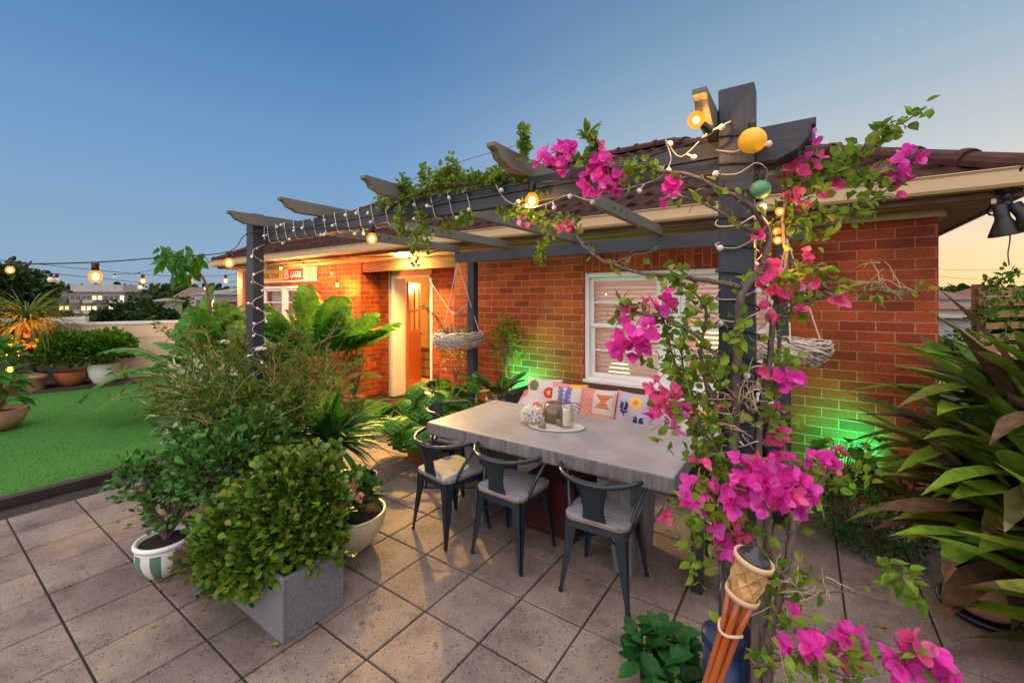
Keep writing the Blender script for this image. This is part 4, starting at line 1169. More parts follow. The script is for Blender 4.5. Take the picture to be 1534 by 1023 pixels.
# loose knotted rope by the doorway
tr = thing('knotted_rope', 'loose pale rope with a knot swagged across the doorway pier', 'rope', V((-4.2, 4.4, 1.9)))
k0, k1, k2 = at_y(643, 419, 4.45), at_y(679, 470, 4.2), at_y(700, 457, 4.19)
q = MB(); q.tube(smoothpath([k0, k0.lerp(k1, .5) + V((0, 0, -.02)), k1, k1.lerp(k2, .5), k2]), .008, 6); q.tube([k1, k1 + V((0, 0, -.25))], .006, 6); q.ball(k1, .02, 8); q.build('rope', ROPE, tr)
def driedplant(label, c, seed):
    rr = random.Random(seed); t = thing('dried_plant', label, 'plant', c); st = MB(); lf = MB()
    a = V(c); tip = at_y(632, 458, 4.05)
    pth = smoothpath([a + V((.1, 0, -.05)), a + V((-.12, -.05, .02)), a.lerp(tip, .6), tip], 5)
    st.tube(pth, [.012 - .009 * i / len(pth) for i in range(len(pth))], 5)
    for i in range(len(pth)):
        for _ in range(16):
            d = rv(rr); leaf(lf, pth[i] + rv(rr) * .012, d, rv(rr), rr.uniform(.03, .06), .012, .2, .4, 'lan')
    for _ in range(260):
        p = a + V((rr.uniform(-.22, .22), rr.uniform(-.18, .18), rr.uniform(-.02, .10)))
        leaf(lf, p, (rv(rr) + V((0, 0, .4))).normalized(), rv(rr), rr.uniform(.04, .09), .012, .2, .5, 'lan')
    st.build('stem', BARK, t); lf.build('foliage', leafmat('dried grey leaf', [(.13, .10, .085), (.2, .15, .12), (.08, .075, .06), (.16, .14, .06)], rough=.8), t)
driedplant('grey dried plant with an upright spike lying in the doorway basket', bc + V((0, 0, .05)), 5)
t = thing('basket_fern', 'small yellow green plant growing in the basket behind the post', 'plant', bc2); lf = MB()
for _ in range(90): strap(lf, bc2 + V((R.uniform(-.14, .14), R.uniform(-.14, .14), .0)), R.uniform(0, 6.28), R.uniform(.2, 1.3), R.uniform(.08, .16), .014, R.uniform(1, 2.2), 4)
lf.build('foliage', leafmat('basket fern leaf', [(.22, .20, .03), (.12, .15, .03), (.3, .26, .06)], trans=.35), t)

# ------------------------------------------------------------------ FLOODLIGHT under the right eave
def flood():
    c = at_d(1507, 318, 2.86); t = thing('flood_light', 'black twin head security floodlight fixed under the right eave corner', 'floodlight', c)
    def P(px, py, d=2.86): return at_d(px, py, d)
    q = MB(); q.tube([P(1500, 283), P(1516, 282)], .04, 14); q.tube([P(1508, 283), P(1508, 305)], .021, 10); q.ball(P(1508, 306), .032, 12); q.tube([P(1508, 280), P(1508, 280) + V((0, .09, .02))], .03, 10); q.build('bracket', BLKP, t, smooth=True)
    def head(a, b, r0, r1):
        a, b = V(a), V(b); d = (b - a); L = d.length; M = d.normalized().to_track_quat('Z', 'Y').to_matrix().to_4x4()
        h = MB(); h.lathe(a, [(r0 * .8, 0), (r0, .005), (r0, L * .42), (r0 * 1.1, L * .5), (r1, L * .96), (r1, L)], 24, M); o = h.build('lamp_head', BLKP, t, smooth=True)
        g = MB(); g.lathe(b - d.normalized() * .004, [(1e-5, .003), (r1 * .6, .004), (r1 * .97, .0)], 24, M); g.build('lens', mat('lamp glass', (.45, .42, .36), (.2, .2, .2), rough=.15, scale=40, spec=.8), o, smooth=True)
    head(P(1497, 306), P(1508, 352), .037, .087)
    head(P(1518, 306, 2.83), P(1550, 338, 2.76), .037, .09)
    q = MB(); q.tube(smoothpath([P(1512, 345), P(1513, 360), P(1510, 380), P(1512, 398)]), .004, 5); q.build('dangling_vine', TWIG, t)
    c = P(1489, 300, 2.93); t = thing('edison_bulb', 'unlit clear bulb in a white socket below the right eave', 'bulb', c)
    MB().lathe(c + V((0, 0, -.11)), [(1e-5, 0), (.025, .008), (.038, .03), (.034, .055), (.02, .075), (.018, .085)], 18).build('bulb', glassmat('clear bulb', (.9, .88, .8)), t, smooth=True)
    MB().lathe(c + V((0, 0, -.03)), [(.013, 0), (.015, .005), (.015, .05)], 14).build('socket', WHITE, t, smooth=True)
    MB().tube([c + V((-.012, 0, -.06)), c + V((0, 0, -.085)), c + V((.012, 0, -.06))], .0012, 4).build('filament', BAMBR, t)
flood()

# ------------------------------------------------------------------ slatted fence at right, with climber
def fence():
    a, b = at_d(1466, 448, 4.6), at_d(1640, 448, 5.3); d = (b - a); L = d.length; az = math.atan2(d.y, d.x)
    M = Matrix.Translation(V((a.x, a.y, 0))) @ Matrix.Rotation(az, 4, 'Z')
    t = thing('slat_fence', 'horizontal timber slat fence behind the strappy plant at right', 'fence', (a.x, a.y, 0))
    wood = mat('fence slat timber', (.36, .21, .09), (.26, .145, .06), rough=.7, scale=6, stretch=(1, 1, 5))
    z = .35
    while z < 1.86:
        MB().box(0, L, -.011, .011, z, z + .075, M).build('slat', wood, t, bevel=.003); z += .1275
    for x in (.04, L * .5, L - .08): MB().box(x, x + .07, .0125, .08, 0, 1.86, M).build('post', wood, t)
    v = thing('fence_climber', 'leafy climber trailing over the top of the slat fence', 'climber', (a.x, a.y, 1.8)); st = MB(); lf = MB()
    for (s0, s1, z0, z1) in ((0.0, L * .5, 1.5, 1.95), (.1, L * .8, 1.9, 1.8), (.35, .9, 1.3, 1.75), (-.25, .4, 1.2, 2.0), (-.2, .1, .9, 1.9), (.5, 1.2, 1.0, 1.9)):
        p = M @ V((s0, -.05, z0)); e = M @ V((s1, -.05, z1)); pts = smoothpath([p, p.lerp(e, .5) + rv() * .08 + V((0, 0, .08)), e])
        st.tube(pts, .005, 4)
        for q in pts:
            for _ in range(7): leaf(lf, q + rv() * .05, (rv() + V((0, 0, .1))).normalized(), rv(), R.uniform(.05, .09), .045, .2, .2)
    st.build('stem', TWIG, v); lf.build('foliage', L_BUSH, v)
fence()

# ------------------------------------------------------------------ TIKI TORCH, blue pot, foreground plants
def torch():
    top = at_d(1131, 832, .93); low = at_d(1066, 1026, .97)
    ax = (top - low).normalized(); base = low - ax * (low.z / ax.z)
    t = thing('tiki_torch', 'bamboo garden torch with woven basket head and black oil can', 'torch', base)
    Mx = ax.to_track_quat('Z', 'Y').to_matrix().to_4x4()
    h = .100; r0, r1 = .0315, .0365
    hb = top - ax * h
    # woven strips: two diagonal layers
    q = MB()
    def rr_(s): return r0 + (r1 - r0) * s
    ns = 8
    for lay in (0, 1):
        for k in range(ns):
            vs = []; fs = []
            m = 15
            for i in range(m + 1):
                s = i / m
                for e in (0, 1):
                    a = 2 * PI * (k + e * .93) / ns + (1 if lay else -1) * s * 1.55
                    ph = math.sin(PI * (s * 1.55 * 2 / (2 * PI) * ns / 1.0) + PI * lay + k * PI)
                    rad_ = rr_(s) + .0011 * ph
                    vs.append(hb + Mx @ V((math.cos(a) * rad_, math.sin(a) * rad_, .012 + s * (h - .024))))
            for i in range(m): fs.append((2 * i, 2 * i + 1, 2 * i + 3, 2 * i + 2))
            q.add(vs, fs)
    hd = q.build('basket_head', leafmat('woven bamboo strip', [(.52, .30, .13), (.60, .38, .19), (.44, .23, .085), (.56, .33, .15)], rough=.5, trans=.05), t)
    MB().lathe(hb, [(r0 - .006, .008), (r1 - .005, h - .012)], 24, Mx).build('basket_liner', BAMB, hd)
    for (z, r) in ((.004, r0), (h - .012, r1)):
        k = MB(); k.lathe(hb, [(r - .001, z - .004), (r + .0032, z - .004), (r + .0036, z + .007), (r - .001, z + .008), (r - .001, z - .004)], 32, Mx); k.build('rim', BAMBR, hd, smooth=True)
    c = MB(); c.lathe(hb, [(.026, h - .05), (.030, h - .045), (.0315, h - .004), (.030, h + .001), (.026, h - .001), (.023, h + .002), (.013, h + .003), (.012, h + .010), (.0075, h + .011), (.0065, h + .019), (.003, h + .020), (1e-5, h + .0205)], 28, Mx); c.build('oil_can', mat('black tin', (.016, .018, .022), (.03, .03, .034), rough=.28, spec=.6, scale=30), t, smooth=True)
    ring_c = low + ax * .145
    s1 = Mx @ V((1, 0, 0)); s2 = Mx @ V((0, 1, 0))
    for k in range(5):
        a = 2 * PI * k / 5 + .4; o = s1 * math.cos(a) + s2 * math.sin(a)
        st = MB(); st.tube([base + o * .009, low - ax * .1 + o * .009, ring_c + o * .015, hb + o * (r0 - .006) + ax * .01], [.0075, .0075, .007, .006], 8); st.build('bamboo_pole', STICK, t, smooth=True)
    k = MB(); pts = [ring_c + (s1 * math.cos(2 * PI * i / 20) + s2 * math.sin(2 * PI * i / 20)) * .0235 + ax * .006 * math.sin(4 * PI * i / 20) for i in range(21)]
    k.tube(pts, .0035, 6, cap=False); k.build('cane_ring', mat('cane ring', (.66, .48, .33)), t, smooth=True)
torch()
def bluepot():
    c = at_z(1084, 945, .58); t = thing('navy_canister', 'tall navy blue lidded cylinder standing behind the torch', 'canister', (c.x, c.y, 0)); c = V((c.x, c.y, 0))
    MB().lathe(c, [(.055, 0), (.06, .01), (.062, .3), (.066, .535)], 32).build('canister_body', NAVY, t, smooth=True)
    MB().lathe(c, [(.0665, .537), (.069, .541), (.069, .565), (.064, .575), (1e-5, .578)], 32).build('lid', NAVY, t, smooth=True)
bluepot()
def broadleaf():
    c = at_z(1000, 985, .22); c = V((c.x, c.y, 0))
    pot('plant_pot', 'dark pot below the broad leaved plant in front of the table', c + V((.02, -.02, 0)), .12, .16, BLKP, kind='taper')
    t = thing('broad_leaf_plant', 'dark green broad leaved plant on the tiles beside the torch', 'plant', c); lf = MB(); st = MB()
    def dome(k, n, el, zz, L):
        for i in range(n):
            a = 2 * PI * i / n + R.uniform(-.3, .3) + k
            p = c + V((R.uniform(-.05, .05), R.uniform(-.05, .05), zz + R.uniform(-.02, .02)))
            strap(lf, p, a, el + R.uniform(-.2, .2), L * R.uniform(.8, 1.15), L * .42, .75, 6, .18, lambda t: (.16 + .95 * math.sin(PI * min(1, t) ** 1.35)) if t < 1 else .02)
    for s in range(9):
        ox, oy = R.uniform(-.13, .13), R.uniform(-.12, .12)
        c0 = c; c = c + V((ox, oy, 0))
        dome(0, 8, .45, .12 + R.uniform(0, .08), .145); dome(.5, 6, .95, .15 + R.uniform(0, .09), .125)
        st.tube([c + V((0, 0, .08)), c + V((0, 0, .24))], .006, 5); c = c0
    lf.build('foliage', leafmat('broad dark leaf', [(.016, .085, .018), (.022, .11, .022), (.03, .13, .026), (.014, .06, .016)], rough=.35, trans=.2), t, smooth=True); st.build('stem', TWIGG, t)
broadleaf()

# right hand strap leaved giants
def bromeliad(name, label, c, n, Lr, W, az0, az1, elr, dr, seed, brown=.22, z0=.3, sp=.1, zh=.15):
    rr = random.Random(seed); global R
    t = thing(name, label, 'plant', c); lf = MB(); br = MB(); c = V(c)
    for i in range(n):
        az = rr.uniform(az0, az1); el = rr.uniform(*elr); L = rr.uniform(*Lr)
        p = c + V((rr.uniform(-sp, sp), rr.uniform(-sp, sp), z0 + rr.uniform(-.03, zh)))
        w = W * rr.uniform(.75, 1.25)
        m = br if rr.random() < brown else lf
        f0 = len(m.f); sg = 14
        strap(m, p, az, el, L, w, rr.uniform(*dr), sg, rr.uniform(.2, .5), lambda t: (.40 + .72 * math.sin(PI * min(.98, t * .84 + .1)) ** .8) * (1 if t < .72 else max(.06, ((1 - t) / .28) ** .75)) * (1 + .05 * math.sin(23 * t + az * 9)), twist=rr.uniform(-.35, .35))
        if m is lf:
            nt_ = rr.choice((0, 0, 1, 1, 1, 2))
            for k in range(2 * (sg - nt_), 2 * sg): lf.mi[f0 + k] = 1
    lf.build('foliage', [L_BROM, L_BROWN], t, smooth=True); br.build('withered_leaves', L_BROWN, t)
    return t
PC = V((.80, 3.36, 0))
pot('plant_pot', 'beige clay pot in a black saucer beneath the strappy plant', PC, .17, .24, TERRP, kind='bowl')
ts = thing('saucer', 'black round saucer under the beige clay pot', 'saucer', PC); MB().lathe(PC, [(.14, .0), (.18, .004), (.195, .04), (.187, .04), (.175, .012), (.14, .011)], 32).build('saucer_body', BLKP, ts, smooth=True)
for o in bpy.data.objects:
    if o.get('label') == 'beige clay pot in a black saucer beneath the strappy plant': o.location.z += .012
bromeliad('strap_leaf_plant', 'big strappy plant with brown tipped leaves in the beige clay pot', (1.02, 3.40, 0), 120, (.42, .78), .112, rad(125), rad(290), (-.05, 1.15), (.1, 1.25), 11, .14, .25, .22, .5)
P2 = V((1.22, 2.72, 0))
pot('plant_pot', 'white pot at the right edge below the nearer strappy plant', P2 + V((-.12, -.12, 0)), .19, .26, GLZW, kind='taper')
bromeliad('strap_leaf_plant', 'nearer strappy plant with wide arching leaves in the white pot', P2, 66, (.42, .76), .122, rad(115), rad(285), (-.1, 1.2), (.2, 1.2), 12, .08, .30, .16, .35)
bromeliad('strap_leaf_plant', 'tall upright strappy clump at the house corner behind the others', (1.16, 3.72, 0), 135, (.5, .9), .108, rad(110), rad(285), (.2, 1.3), (.15, 1.2), 13, .16, .50, .26, .62)
pot('plant_pot', 'hidden terracotta pot of the tall strappy clump at the house corner', (1.16, 3.72, 0), .2, .28, TERR)
# low dark shrub and green leafy plant by the brick wall at right
def shrub(name, label, c, rx, ry, rz, n, L, W, lm, shape='ov', up=.4, twig=TWIG, tn=26, hollow=.5, cat='shrub', lump=.18, base=None, seed=None, zmin=-.6, tr=.004, root=False):
    t = thing(name, label, cat, (c[0], c[1], 0 if base is None else base)); lf = MB(); st = MB()
    r = random.Random(seed) if seed else R
    bush(lf, c, rx, ry, rz, n, L, W, shape, up, hollow, .6, r, twig=st, tn=tn, lump=lump, zmin=zmin, tr=tr)
    if root:
        b_ = V((c[0], c[1], c[2] - rz * .9)); st.tube(smoothpath([V((c[0] - .08, c[1] + .02, 0)), V((c[0] + .05, c[1] + .03, b_.z * .5)), b_], 5), .008, 5)
    st.build('stem', twig, t); lf.build('foliage', lm, t, smooth=False)
    return t
shrub('low_shrub', 'dense dark small leaved shrub on the tiles below the green glow', (.36, 3.78, .26), .36, .30, .27, 2600, .026, .017, L_DARK, 'ov', seed=21, zmin=-.95)
def leafyplant():
    c = V((.22, 3.9, 0)); t = thing('leafy_plant', 'bright green heart leaved plant beside the dark shrub under the brick wall', 'plant', c); lf = MB(); st = MB()
    for i in range(46):
        a = R.uniform(0, 6.28); r = R.uniform(.05, .38); h = R.uniform(.35, .72)
        e = c + V((math.cos(a) * r, math.sin(a) * r * .8, h)); m = c + V((math.cos(a) * r * .4, math.sin(a) * r * .4, h * .7))
        st.tube(smoothpath([c, m, e], 3), .003, 4)
        d = V((math.cos(a), math.sin(a), -.25)).normalized(); leaf(lf, e, d, V((0, 0, 1)), R.uniform(.09, .14), R.uniform(.07, .1), .2, .3, 'ov')
    st.build('stem', TWIGG, t); lf.build('foliage', L_BAN, t)
leafyplant()

# ------------------------------------------------------------------ LEFT CLUSTER: planters and plants
GB = (-2.70, -2.12, 1.10, 1.44)
def granite_planter():
    t = thing('granite_planter', 'grey speckled stone box planter with a bushy jade plant', 'planter', (-2.41, 1.27, 0))
    x0, x1, y0, y1 = GB; q = MB(); h = .32; w = .02
    q.box(x0, x1, y0, y0 + w, 0, h); q.box(x0, x1, y1 - w, y1, 0, h); q.box(x0, x0 + w, y0 + w, y1 - w, 0, h); q.box(x1 - w, x1, y0 + w, y1 - w, 0, h)
    q.build('planter_body', GRAN, t, bevel=.004)
    MB().box(x0 + w + .002, x1 - w - .002, y0 + w + .002, y1 - w - .002, .02, h - .03).build('soil', SOIL, t)
granite_planter()
def jade(name, label, cs, lm, n, L, W, base, trunk=(0, 0, 0)):
    t = thing(name, label, 'plant', base); lf = MB(); st = MB(); b = V(base)
    for (c, rx, ry, rz, k) in cs:
        bush(lf, c, rx, ry, rz, int(n * k), L, W, 'ob', .55, .5, .6, R, fold=.12, zmin=-.85, lump=.38)
        c = V(c)
        for _ in range(int(14 * k) + 4):
            u = rv(); e = c + V((u.x * rx, u.y * ry, u.z * rz)) * .9
            st.tube(smoothpath([b, b.lerp(c, .6) + rv() * .03, e], 4), [.012, .011, .01, .009, .008, .007, .006, .005, .004], 5)
    st.build('stem', BARK, t); lf.build('foliage', lm, t, smooth=True)
jade('jade_plant', 'large bushy jade plant spilling over the grey stone box planter',
     [((-2.420, 1.290, 0.520), 0.249, 0.215, 0.240, 1.00), ((-2.258, 1.380, 0.500), 0.146, 0.155, 0.190, 0.40), ((-2.600, 1.120, 0.380), 0.200, 0.170, 0.200, 0.50), ((-2.402, 1.170, 0.420), 0.180, 0.150, 0.200, 0.45), ((-2.276, 1.220, 0.400), 0.130, 0.120, 0.160, 0.25), ((-2.636, 1.040, 0.260), 0.170, 0.110, 0.150, 0.35), ((-2.537, 1.050, 0.290), 0.170, 0.090, 0.150, 0.32), ((-2.384, 1.080, 0.310), 0.140, 0.090, 0.130, 0.25), ((-2.168, 1.360, 0.360), 0.080, 0.120, 0.120, 0.16), ((-2.744, 1.200, 0.420), 0.140, 0.130, 0.140, 0.25), ((-2.312, 1.400, 0.700), 0.129, 0.120, 0.130, 0.22), ((-2.546, 1.300, 0.660), 0.120, 0.120, 0.140, 0.22)], L_JADE, 2600, .043, .035, (-2.4, 1.27, .3))
def striped_pot():
    c = V((-3.30, .98, 0)); t = thing('striped_pot', 'round white pot with green vertical stripes at the lawn side', 'pot', c)
    prof = [(.075, 0), (.09, .008), (.128, .07), (.143, .12), (.142, .17), (.138, .185)]
    m = MB(); m.lathe(c, prof, 64)
    stripe = (.10, .21, .15); wht = (.66, .65, .62)
    cols = []
    for i, f in enumerate(m.f):
        if len(f) == 4:
            j = i % 64; ring = i // 64
            cols.append(stripe if (j // 4) % 2 == 0 and ring < 4 else wht)
        else: cols.append(wht)
    m.build('pot_body', colmat('striped glaze', .3), t, smooth=True, colors=cols)
    k = MB(); k.lathe(c, [(.138, .1855), (.15, .19), (.155, .205), (.148, .218), (.132, .215), (.128, .19)], 40); k.build('rim', GLZW, t, smooth=True)
    MB().lathe(c, [(1e-5, .20), (.08, .203), (.127, .195)], 24).build('soil', SOIL, t, smooth=True)
striped_pot()
jade('jade_plant', 'dark jade plant leaning left out of the striped pot',
     [((-3.30, 1.0, .40), .17, .16, .13, .3), ((-3.56, .92, .53), .17, .13, .13, .35), ((-3.30, 1.18, .62), .24, .2, .19, .7)], L_JADEB, 900, .042, .033, (-3.30, .99, .2))
def ribbed_pot():
    c = V((-3.02, 1.22, 0)); t = thing('ribbed_pot', 'black ribbed pot beside the striped one', 'pot', c)
    q = MB(); vs = []; fs = []; n = 72
    for (r, z) in ((.13, 0), (.15, .01), (.165, .24), (.165, .27), (.15, .27), (.145, .22)):
        for j in range(n):
            a = 2 * PI * j / n; rr = r + (.004 if j % 2 and z < .25 else 0)
            vs.append(c + V((math.cos(a) * rr, math.sin(a) * rr, z)))
    for i in range(5):
        for j in range(n): fs.append((i * n + j, i * n + (j + 1) % n, (i + 1) * n + (j + 1) % n, (i + 1) * n + j))
    q.add(vs, fs); q.build('pot_body', BLKP, t)
    MB().lathe(c, [(1e-5, .24), (.14, .235)], 24).build('soil', SOIL, t, smooth=True)
ribbed_pot()
jade('jade_plant', 'dark jade bush filling the black ribbed pot behind the big one',
     [((-3.02, 1.25, .62), .30, .26, .24, 1.0), ((-3.2, 1.45, .72), .26, .24, .2, .6)], L_JADEB, 1200, .042, .033, (-3.02, 1.22, .25))
# small wilting plant at the foot of the planter
pot('plant_pot', 'small grey pot with a wilting plant at the foot of the stone planter', (-2.90, 1.05, 0), .075, .11, mat('grey clay', (.2, .19, .2), rough=.7), kind='taper')
shrub('wilting_plant', 'wilting yellow green plant at the foot of the stone planter', (-2.90, 1.04, .18), .13, .12, .08, 130, .06, .035, leafmat('wilting leaf', [(.18, .17, .03), (.09, .12, .03), (.2, .10, .06), (.12, .14, .04)], trans=.3), 'ov', seed=22)
# ribbed cream bowl with pink flowers, black basket behind it
def cream_bowl():
    c = V((-2.58, 1.80, 0)); t = thing('ribbed_bowl', 'wide cream ribbed bowl planter with pink flowers', 'planter', c)
    prof = []
    for i in range(25):
        s = i / 24; r = .10 + .135 * math.sin(PI * .5 * s ** .8); prof.append((r + (.0025 if i % 2 else 0), .25 * s))
    prof += [(.222, .25), (.215, .22)]
    MB().lathe(c, prof, 40).build('bowl_body', mat('cream ribbed glaze', (.58, .50, .33), (.5, .42, .27), rough=.45, scale=5), t, smooth=False)
    MB().lathe(c, [(1e-5, .235), (.217, .228)], 24).build('soil', SOIL, t, smooth=True)
cream_bowl()
def geranium():
    c = V((-2.58, 1.80, .24)); t = thing('flowering_plant', 'small dark leaved plant with pale pink blooms in the cream bowl', 'plant', c); lf = MB(); st = MB()
    bush(lf, c + V((0, 0, .12)), .19, .19, .14, 420, .045, .032, 'rd', .4, .4, twig=st, tn=20)
    st.build('stem', TWIGG, t); lf.build('foliage', L_DARK, t)
    for (px, py) in ((515, 722), (512, 748), (540, 745), (530, 728), (500, 738)):
        p = at_y(px, py, 1.70); f = MB()
        for _ in range(26):
            u = rv(); leaf(f, p + u * .012, (u + V((0, -.3, .4))).normalized(), rv(), .022, .016, .2, .3, 'rd')
        f.build('bloom', P_PALE, t)
geranium()
def wire_bin():
    c = V((-2.86, 2.06, 0)); t = thing('wire_bin', 'black slatted metal bin behind the cream bowl', 'bin', c); q = MB()
    r, h = .145, .33
    for k in range(30):
        a = 2 * PI * k / 30; q.tube([c + V((math.cos(a) * r * .88, math.sin(a) * r * .88, .01)), c + V((math.cos(a) * r, math.sin(a) * r, h))], .0045, 5)
    for (z, rr, w) in ((.015, .88, .012), (.17, .945, .004), (h - .01, 1.0, .012)):
        q.lathe(c, [(r * rr - .004, z - w), (r * rr + .004, z - w), (r * rr + .004, z + w), (r * rr - .004, z + w), (r * rr - .004, z - w)], 40)
    q.build('bin_frame', BLKM, t)
wire_bin()
# wispy shrub: a mass of thin arching stems around the left post
def wispy():
    c = V((-3.72, 1.70, 0)); t = thing('wispy_shrub', 'sprawling wispy shrub of thin greenish stems around the left post', 'shrub', c); lf = MB(); st = MB()
    rr = random.Random(31)
    def grow(p, d, L, r, dep):
        pts = stroll(p, d, L, 7, .26, -.015, rr); st.tube(pts, [r * (1 - .07 * i) for i in range(8)], 4, cap=False)
        for q in pts[2:]:
            for _ in range(2 if dep else 4):
                if rr.random() < .8:
                    dd = (rv(rr) + V((0, 0, .35))).normalized(); leaf(lf, q + rv(rr) * .012, dd, rv(rr), rr.uniform(.035, .065), rr.uniform(.012, .022), .2, .25, 'lan')
        if dep:
            for k in range(3):
                i = rr.randint(2, 7); nd = (d + rv(rr) * .85).normalized(); grow(pts[i], nd, L * rr.uniform(.5, .75), r * .6, dep - 1)
    for i in range(38):
        a = rr.uniform(0, 6.28); s = rr.uniform(.05, .42)
        b = c + V((rr.uniform(-.30, .26), rr.uniform(-.25, .25), rr.uniform(.05, .3)))
        grow(b, V((math.cos(a) * s, math.sin(a) * s, 1)), rr.uniform(.55, .92), .0115, 2)
    st.build('stem', TWIGG, t); lf.build('foliage', L_WISP, t)
    for (px, py, y) in ((390, 522, 1.55), (418, 517, 2.1), (350, 563, 1.5), (336, 512, 1.7)):
        p = at_y(px, py, y); f = MB()
        for k in range(16): leaf(f, p, (V((math.cos(k * 1.3), math.sin(k * 1.3) , R.uniform(-.1, .7)))).normalized(), V((0, 0, 1)), .05, .03, .2, .3, 'rd')
        f.build('bloom', P_WHT, t)
wispy()
pot('plant_pot', 'charcoal pot hidden beneath the wispy shrub', (-3.5, 1.95, 0), .2, .3, BLKP)
# variegated dark foliage at the lawn side of the cluster
shrub('variegated_shrub', 'dark shrub with white edged leaves at the lawn edge', (-4.95, 1.78, .60), .36, .36, .55, 1200, .085, .032, L_VAR, 'lan', .1, TWIG, 30, seed=23)
shrub('dark_shrub', 'dark glossy shrub low between the lawn and the wispy stems', (-3.85, 1.45, .42), .36, .32, .38, 1300, .06, .034, L_DARK, 'ov', .2, seed=24)
# sago like palm fan on the right of the cluster
def fanpalm():
    c = V((-3.30, 2.10, .50)); t = thing('fan_palm', 'dark green strappy palm fanning out over the path', 'palm', (c.x, c.y, 0)); lf = MB(); rr = random.Random(41)
    for i in range(110):
        strap(lf, c + rv(rr) * .04, rr.uniform(-2.6, 1.8), rr.uniform(-.1, 1.35), rr.uniform(.38, .62), rr.uniform(.032, .05), rr.uniform(.3, 1.1), 6, .4)
    lf.build('foliage', L_PALM, t, smooth=True)
    q = MB(); q.tube([(c.x, c.y, 0), (c.x, c.y, .3), c + V((0, 0, .04))], [.05, .055, .045], 8); q.build('trunk', BARK, t)
fanpalm()
# lawn corner: banana like plants, croton, thin trunked small tree
def banana(label, c, leaves, lm, seed, name='banana_plant', pet=.45, seg=12):
    t = thing(name, label, 'plant', c); lf = MB(); st = MB(); rr = random.Random(seed); c = V(c)
    for (az, el, L, W, dr, z) in leaves:
        pinnate(lf, c + V((rr.uniform(-.05, .05), rr.uniform(-.05, .05), z)), rad(az), rad(el), L, W, dr, seg, .16, .30, .42, lambda t: math.sin(PI * min(1, .16 + .82 * t)) ** .55, st, .011, pet)
    lf.build('foliage', lm, t); st.build('stem', TWIGG, t)
banana('broad leaved banana plant at the lawn edge with torn arching leaves', (-7.55, 2.42, .15),
       [(215, 66, 1.30, 0.29, 1.5, .35), (150, 78, 1.30, 0.31, .8, .4), (60, 74, 1.37, 0.31, .7, .4), (240, 50, 1.30, 0.26, 1.9, .3), (20, 66, 1.23, 0.29, 1.1, .3), (180, 56, 1.23, 0.24, 1.9, .35), (300, 60, 1.04, 0.26, 1.4, .3), (100, 84, 1.43, 0.31, .4, .4), (270, 40, 1.04, 0.24, 1.5, .2)], L_BAN, 51)
rb = random.Random(98)
banana('second arching banana plant between the thin tree and the lawn', (-7.05, 2.85, .1), [(rb.uniform(120, 330), rb.uniform(56, 88), rb.uniform(.8, 1.5), rb.uniform(.26, .36), rb.uniform(.6, 1.6), .25) for _ in range(18)], L_BAN, 55, pet=.9, seg=10)
rb = random.Random(99)
banana('tall upright banana plant against the brick wall left of the door', (-5.95, 3.72, .1),
       [(rb.uniform(150, 390), rb.uniform(62, 89), rb.uniform(1.0, 1.8), rb.uniform(.36, .48), rb.uniform(.3, 1.1), .25) for _ in range(30)], L_BAN, 52, pet=1.1, seg=10)
banana('yellowing torn banana leaf plant in front of the door pier', (-5.25, 3.35, .15),
       [(330, 64, .95, .24, 1.6, .3), (290, 54, .9, .26, 2.0, .35), (250, 58, .9, .24, 1.8, .3), (20, 60, .85, .22, 1.4, .3)], L_BANY, 53)
banana('dark palm leaved plant below the left window', (-6.55, 3.25, .1),
       [(a, e, 1.0, .28, 1.0, .35) for a, e in ((190, 60), (230, 50), (270, 60), (310, 65), (160, 70), (350, 55), (120, 75), (210, 75), (250, 40))], L_PALM, 54, 'palm_leaved_plant')
shrub('round_leaf_shrub', 'light green round leaved shrub behind the small tree', (-8.75, 3.4, 1.0), .75, .55, .55, 800, .13, .12, L_ROUND, 'rd', .1, TWIG, 25, seed=25)
def croton():
    c = V((-6.55, 2.85, .15)); t = thing('croton', 'orange and yellow croton with long drooping leaves near the left post', 'plant', c); lf = MB(); rr = random.Random(61)
    st = MB()
    for k in range(5):
        b = c + V((rr.uniform(-.25, .25), rr.uniform(-.2, .2), 0)); h = rr.uniform(.75, 1.15)
        st.tube([b, b + V((0, 0, h))], .012, 5)
        for _ in range(26): strap(lf, b + V((0, 0, h * rr.uniform(.55, 1))), rr.uniform(0, 6.28), rr.uniform(.2, 1.2), rr.uniform(.25, .42), .045, rr.uniform(.8, 2), 5, .3)
    lf.build('foliage', L_CROT, t, smooth=True); st.build('stem', TWIG, t)
croton()
def thintree():
    pts = [at_d(322, 600, 6.0), at_d(321, 520, 6.0), at_d(316, 470, 6.0), at_d(312, 440, 6.0), at_d(305, 418, 6.0), at_d(294, 403, 6.0)]
    pts[0].z = 0; t = thing('thin_tree', 'thin bare trunked young tree with a drooping leaf tuft on top', 'tree', pts[0]); lf = MB()
    sp = smoothpath(pts, 4); q = MB(); q.tube(sp, [.03 - .017 * i / len(sp) for i in range(len(sp))], 7)
    tips = [at_d(258, 385, 6.0), at_d(248, 372, 6.1), at_d(278, 374, 6.0), at_d(300, 384, 5.9), at_d(268, 405, 6.0), at_d(283, 396, 6.0)]
    for e in tips: q.tube(smoothpath([pts[-1], pts[-1].lerp(e, .5) + V((0, 0, .05)), e], 3), .007, 5)
    q.build('trunk', BARK, t, smooth=True)
    for e in tips:
        for _ in range(15): leaf(lf, e + rv() * .10 + V((0, 0, -.04)), (rv() * .6 + V((0, 0, -.9))).normalized(), rv(), R.uniform(.14, .22), .10, .2, .2, 'ov')
    lf.build('crown', L_BAN, t)
thintree()
